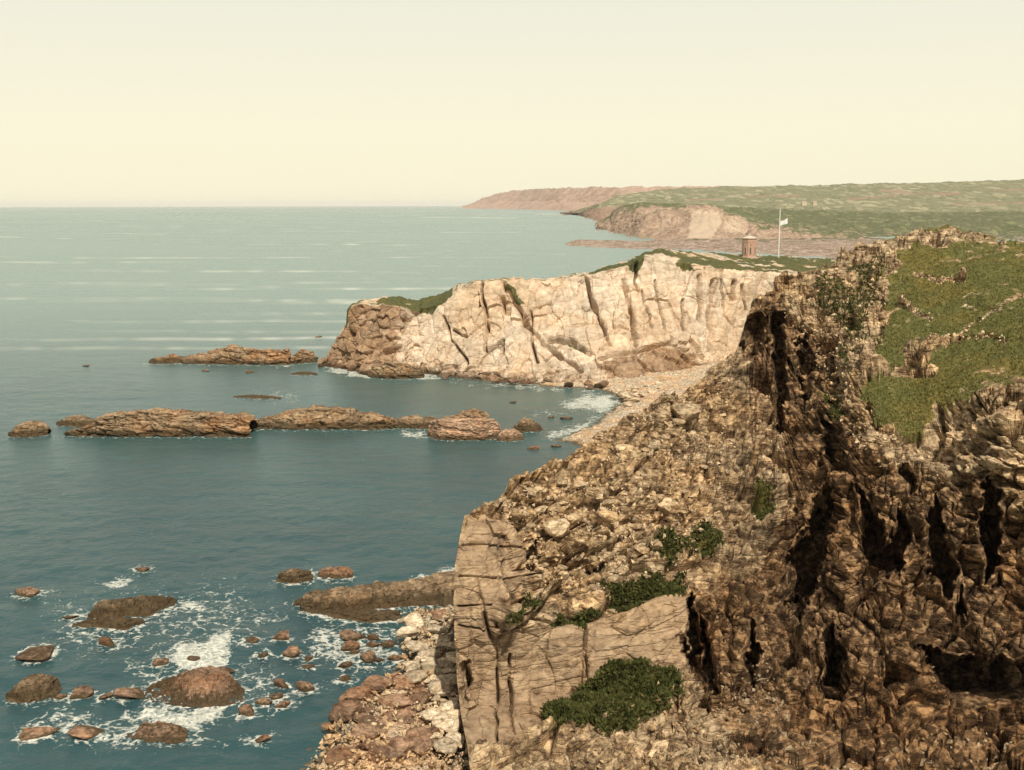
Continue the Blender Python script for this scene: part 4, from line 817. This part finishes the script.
def prism(profile, nside, rot0=0.0):
    """stack of rings: profile = [(radius, z), ...]; closed top and bottom fans"""
    V = []; Fq = []
    for r0, z in profile:
        for k in range(nside):
            a = rot0 + 2*math.pi*k/nside; V.append((r0*math.cos(a), r0*math.sin(a), z))
    n = len(profile)
    for i in range(n-1):
        for k in range(nside): Fq.append((i*nside+k, i*nside+(k+1) % nside, (i+1)*nside+(k+1) % nside, (i+1)*nside+k))
    Fq.append(tuple(range(nside-1, -1, -1))); Fq.append(tuple((n-1)*nside+k for k in range(nside)))
    return V, Fq
def pmesh(name, V, Fq, mat, bevel=0):
    me = bpy.data.meshes.new(name); me.from_pydata(V, [], Fq); me.update(); me.materials.append(mat); return me
def box_vf(cx, cy, cz, sx, sy, sz, rz=0.0, about=(0, 0)):
    V = [(cx+dx*sx/2, cy+dy*sy/2, cz+dz*sz/2) for dx in (-1, 1) for dy in (-1, 1) for dz in (-1, 1)]
    c, s = math.cos(rz), math.sin(rz); V = [(x*c - y*s, x*s + y*c, z) for x, y, z in V]
    return V, [(0, 1, 3, 2), (4, 6, 7, 5), (0, 4, 5, 1), (2, 3, 7, 6), (0, 2, 6, 4), (1, 5, 7, 3)]

TB = ground_at(749, 257.2, HEADG)
tower = bpy.data.objects.new('storm_tower', None); COL.objects.link(tower); tower.location = TB
tag(tower, 'small octagonal brown stone tower standing on the turf headland', 'tower')
r8 = math.pi/8; RAD = 2.32; HW = 5.9
V, Fq = prism([(2.75, -1.2), (2.75, .18), (2.62, .3)], 8, r8); obj('plinth', pmesh('plinth', V, Fq, M['trim']), tower)
V, Fq = prism([(RAD, .28), (RAD*.985, HW)], 8, r8); obj('wall', pmesh('wall', V, Fq, M['stone']), tower)
V, Fq = prism([(RAD+.03, HW-.75), (RAD+.10, HW-.7), (RAD+.10, HW-.55), (RAD+.03, HW-.5)], 8, r8); obj('string_course', pmesh('string_course', V, Fq, M['trim']), tower)
V, Fq = prism([(RAD+.02, HW), (RAD+.16, HW+.12), (RAD+.2, HW+.34)], 8, r8); obj('cornice', pmesh('cornice', V, Fq, M['stone']), tower)
V, Fq = prism([(RAD+.24, HW+.34), (RAD+.23, HW+.46), (1.2, HW+1.0), (.18, HW+1.28)], 8, r8); obj('roof', pmesh('roof', V, Fq, M['slate']), tower)
V, Fq = prism([(.13, HW+1.28), (.2, HW+1.4), (.2, HW+1.5), (.03, HW+1.75)], 8, r8); obj('finial', pmesh('finial', V, Fq, M['slate']), tower)
ap = RAD*math.cos(math.pi/8)
for k in range(8):
    a = k*math.pi/4
    V, Fq = box_vf(ap+.02, 0, 2.3, .14, .36, 2.0, a); wn = obj('window', pmesh('window', V, Fq, M['dark']), tower)
    V1, F1 = box_vf(ap+.05, .28, 2.3, .22, .18, 2.1, a); V2, F2 = box_vf(ap+.05, -.28, 2.3, .22, .18, 2.1, a); V3, F3 = box_vf(ap+.05, 0, 3.45, .22, .76, .18, a)
    Vf = V1+V2+V3; Ff = [tuple(i for i in f) for f in F1] + [tuple(i+8 for i in f) for f in F2] + [tuple(i+16 for i in f) for f in F3]
    obj('frame', pmesh('frame', Vf, Ff, M['trim']), wn)
    if k % 2 == 0:
        V, Fq = box_vf(ap+.02, 0, 4.15, .12, .3, .36, a); obj('slit', pmesh('slit', V, Fq, M['dark']), tower)

FB = ground_at(778.5, 257.4, HEADG)
fp = bpy.data.objects.new('flagpole', None); COL.objects.link(fp); fp.location = FB
tag(fp, 'tall white flagpole with a small pale flag right of the tower', 'flagpole')
V, Fq = prism([(.20, -1), (.19, 6), (.15, 9.6), (.15, 16.1)], 10); obj('pole', pmesh('pole', V, Fq, M['white']), fp)
V, Fq = prism([(.1, 16.1), (.24, 16.16), (.24, 16.3), (.05, 16.36)], 10); obj('truck', pmesh('truck', V, Fq, M['white']), fp)
V, Fq = prism([(.45, -.6), (.45, .25), (.25, .35)], 8); obj('base', pmesh('base', V, Fq, M['trim']), fp)
n, m_ = 16, 9; Vf = []; 
for thick in (-.02, .02):
    for i in range(n):
        for j in range(m_):
            s_ = i/(n-1); Vf.append((.2 + 2.5*s_, .28*math.sin(s_*7)*s_ + thick, 10.6 + 1.6*j/(m_-1) + .95*s_ + .12*math.sin(s_*5+j*.4)))
Ff = []
for q_ in (0, 1):
    for i in range(n-1):
        for j in range(m_-1):
            a = q_*n*m_ + i*m_ + j; f = (a, a+m_, a+m_+1, a+1); Ff.append(f if q_ == 0 else f[::-1])
fl = obj('flag', pmesh('flag', Vf, Ff, M['flag']), fp)

pst = ground_at(839.5, 259, GP)
V, Fq = prism([(.13, -1.5), (.12, 1.75), (.04, 1.85)], 6); V2, F2 = box_vf(.0, 0, 1.9, .95, .1, .16); 
o = obj('post', pmesh('post', V, Fq, M['wood'])); o.location = pst; tag(o, 'weathered wooden post at the rim beside the near summit', 'post')

for px, py, Yc, wd, ht, lab in [(804, 203.4, 3700, 15, 3.6, 'pale cottage with pitched roof, left of the pair on the far hill'), (814.5, 203.2, 3720, 11, 3.2, 'smaller pale cottage right of its neighbour on the far hill')]:
    c = W(px, py, Yc); ct = bpy.data.objects.new('cottage', None); COL.objects.link(ct); ct.location = c; tag(ct, lab, 'cottage', 'cottages on the far hill')
    V, Fq = box_vf(0, 0, ht/2 - 6, wd, 12, ht+12); obj('wall', pmesh('wall', V, Fq, M['path']), ct)
    h0 = ht+.02; V = [(-wd/2-.6, -6.8, h0), (wd/2+.6, -6.8, h0), (wd/2+.6, 6.8, h0), (-wd/2-.6, 6.8, h0), (-wd/2-.6, 0, h0+3), (wd/2+.6, 0, h0+3)]
    rf = obj('roof', pmesh('roof', V, [(0, 1, 5, 4), (2, 3, 4, 5), (0, 4, 3), (1, 2, 5), (3, 2, 1, 0)], M['trim']), ct)
    for sx in (-.38, .38):
        V, Fq = box_vf(sx*wd, 0, h0+2.6, 1.6, 1.6, 3); obj('chimney', pmesh('chimney', V, Fq, M['stone']), rf)
# pale path past the tower
px = np.linspace(738, 796, 60); P0 = []
for a in px: P0.append(W(a, ctl([(738, 256.9), (760, 257.3), (796, 257.9)], a), 343.0 + (a-738)*.03))
P0 = np.array(P0)

# ------------------------------------------------------------------ haze
HAZE = 1.6e-5
if HAZE > 0:
    V, Fq = box_vf(0, 44000, 135, 300000, 94000, 280)
    t = NT('haze_air'); t.t.nodes.remove(t.b); pv = t.n('VolumePrincipled'); pv.inputs['Density'].default_value = HAZE
    pv.inputs['Color'].default_value = (.97, .96, .91, 1); pv.inputs['Anisotropy'].default_value = -.35
    t.l(pv.outputs[0], t.out.inputs['Volume'])
    hz = obj('haze', pmesh('haze', V, Fq, t.m)); tag(hz, 'thin pale sea haze over the whole coast', None, None, 'stuff')
print('done')
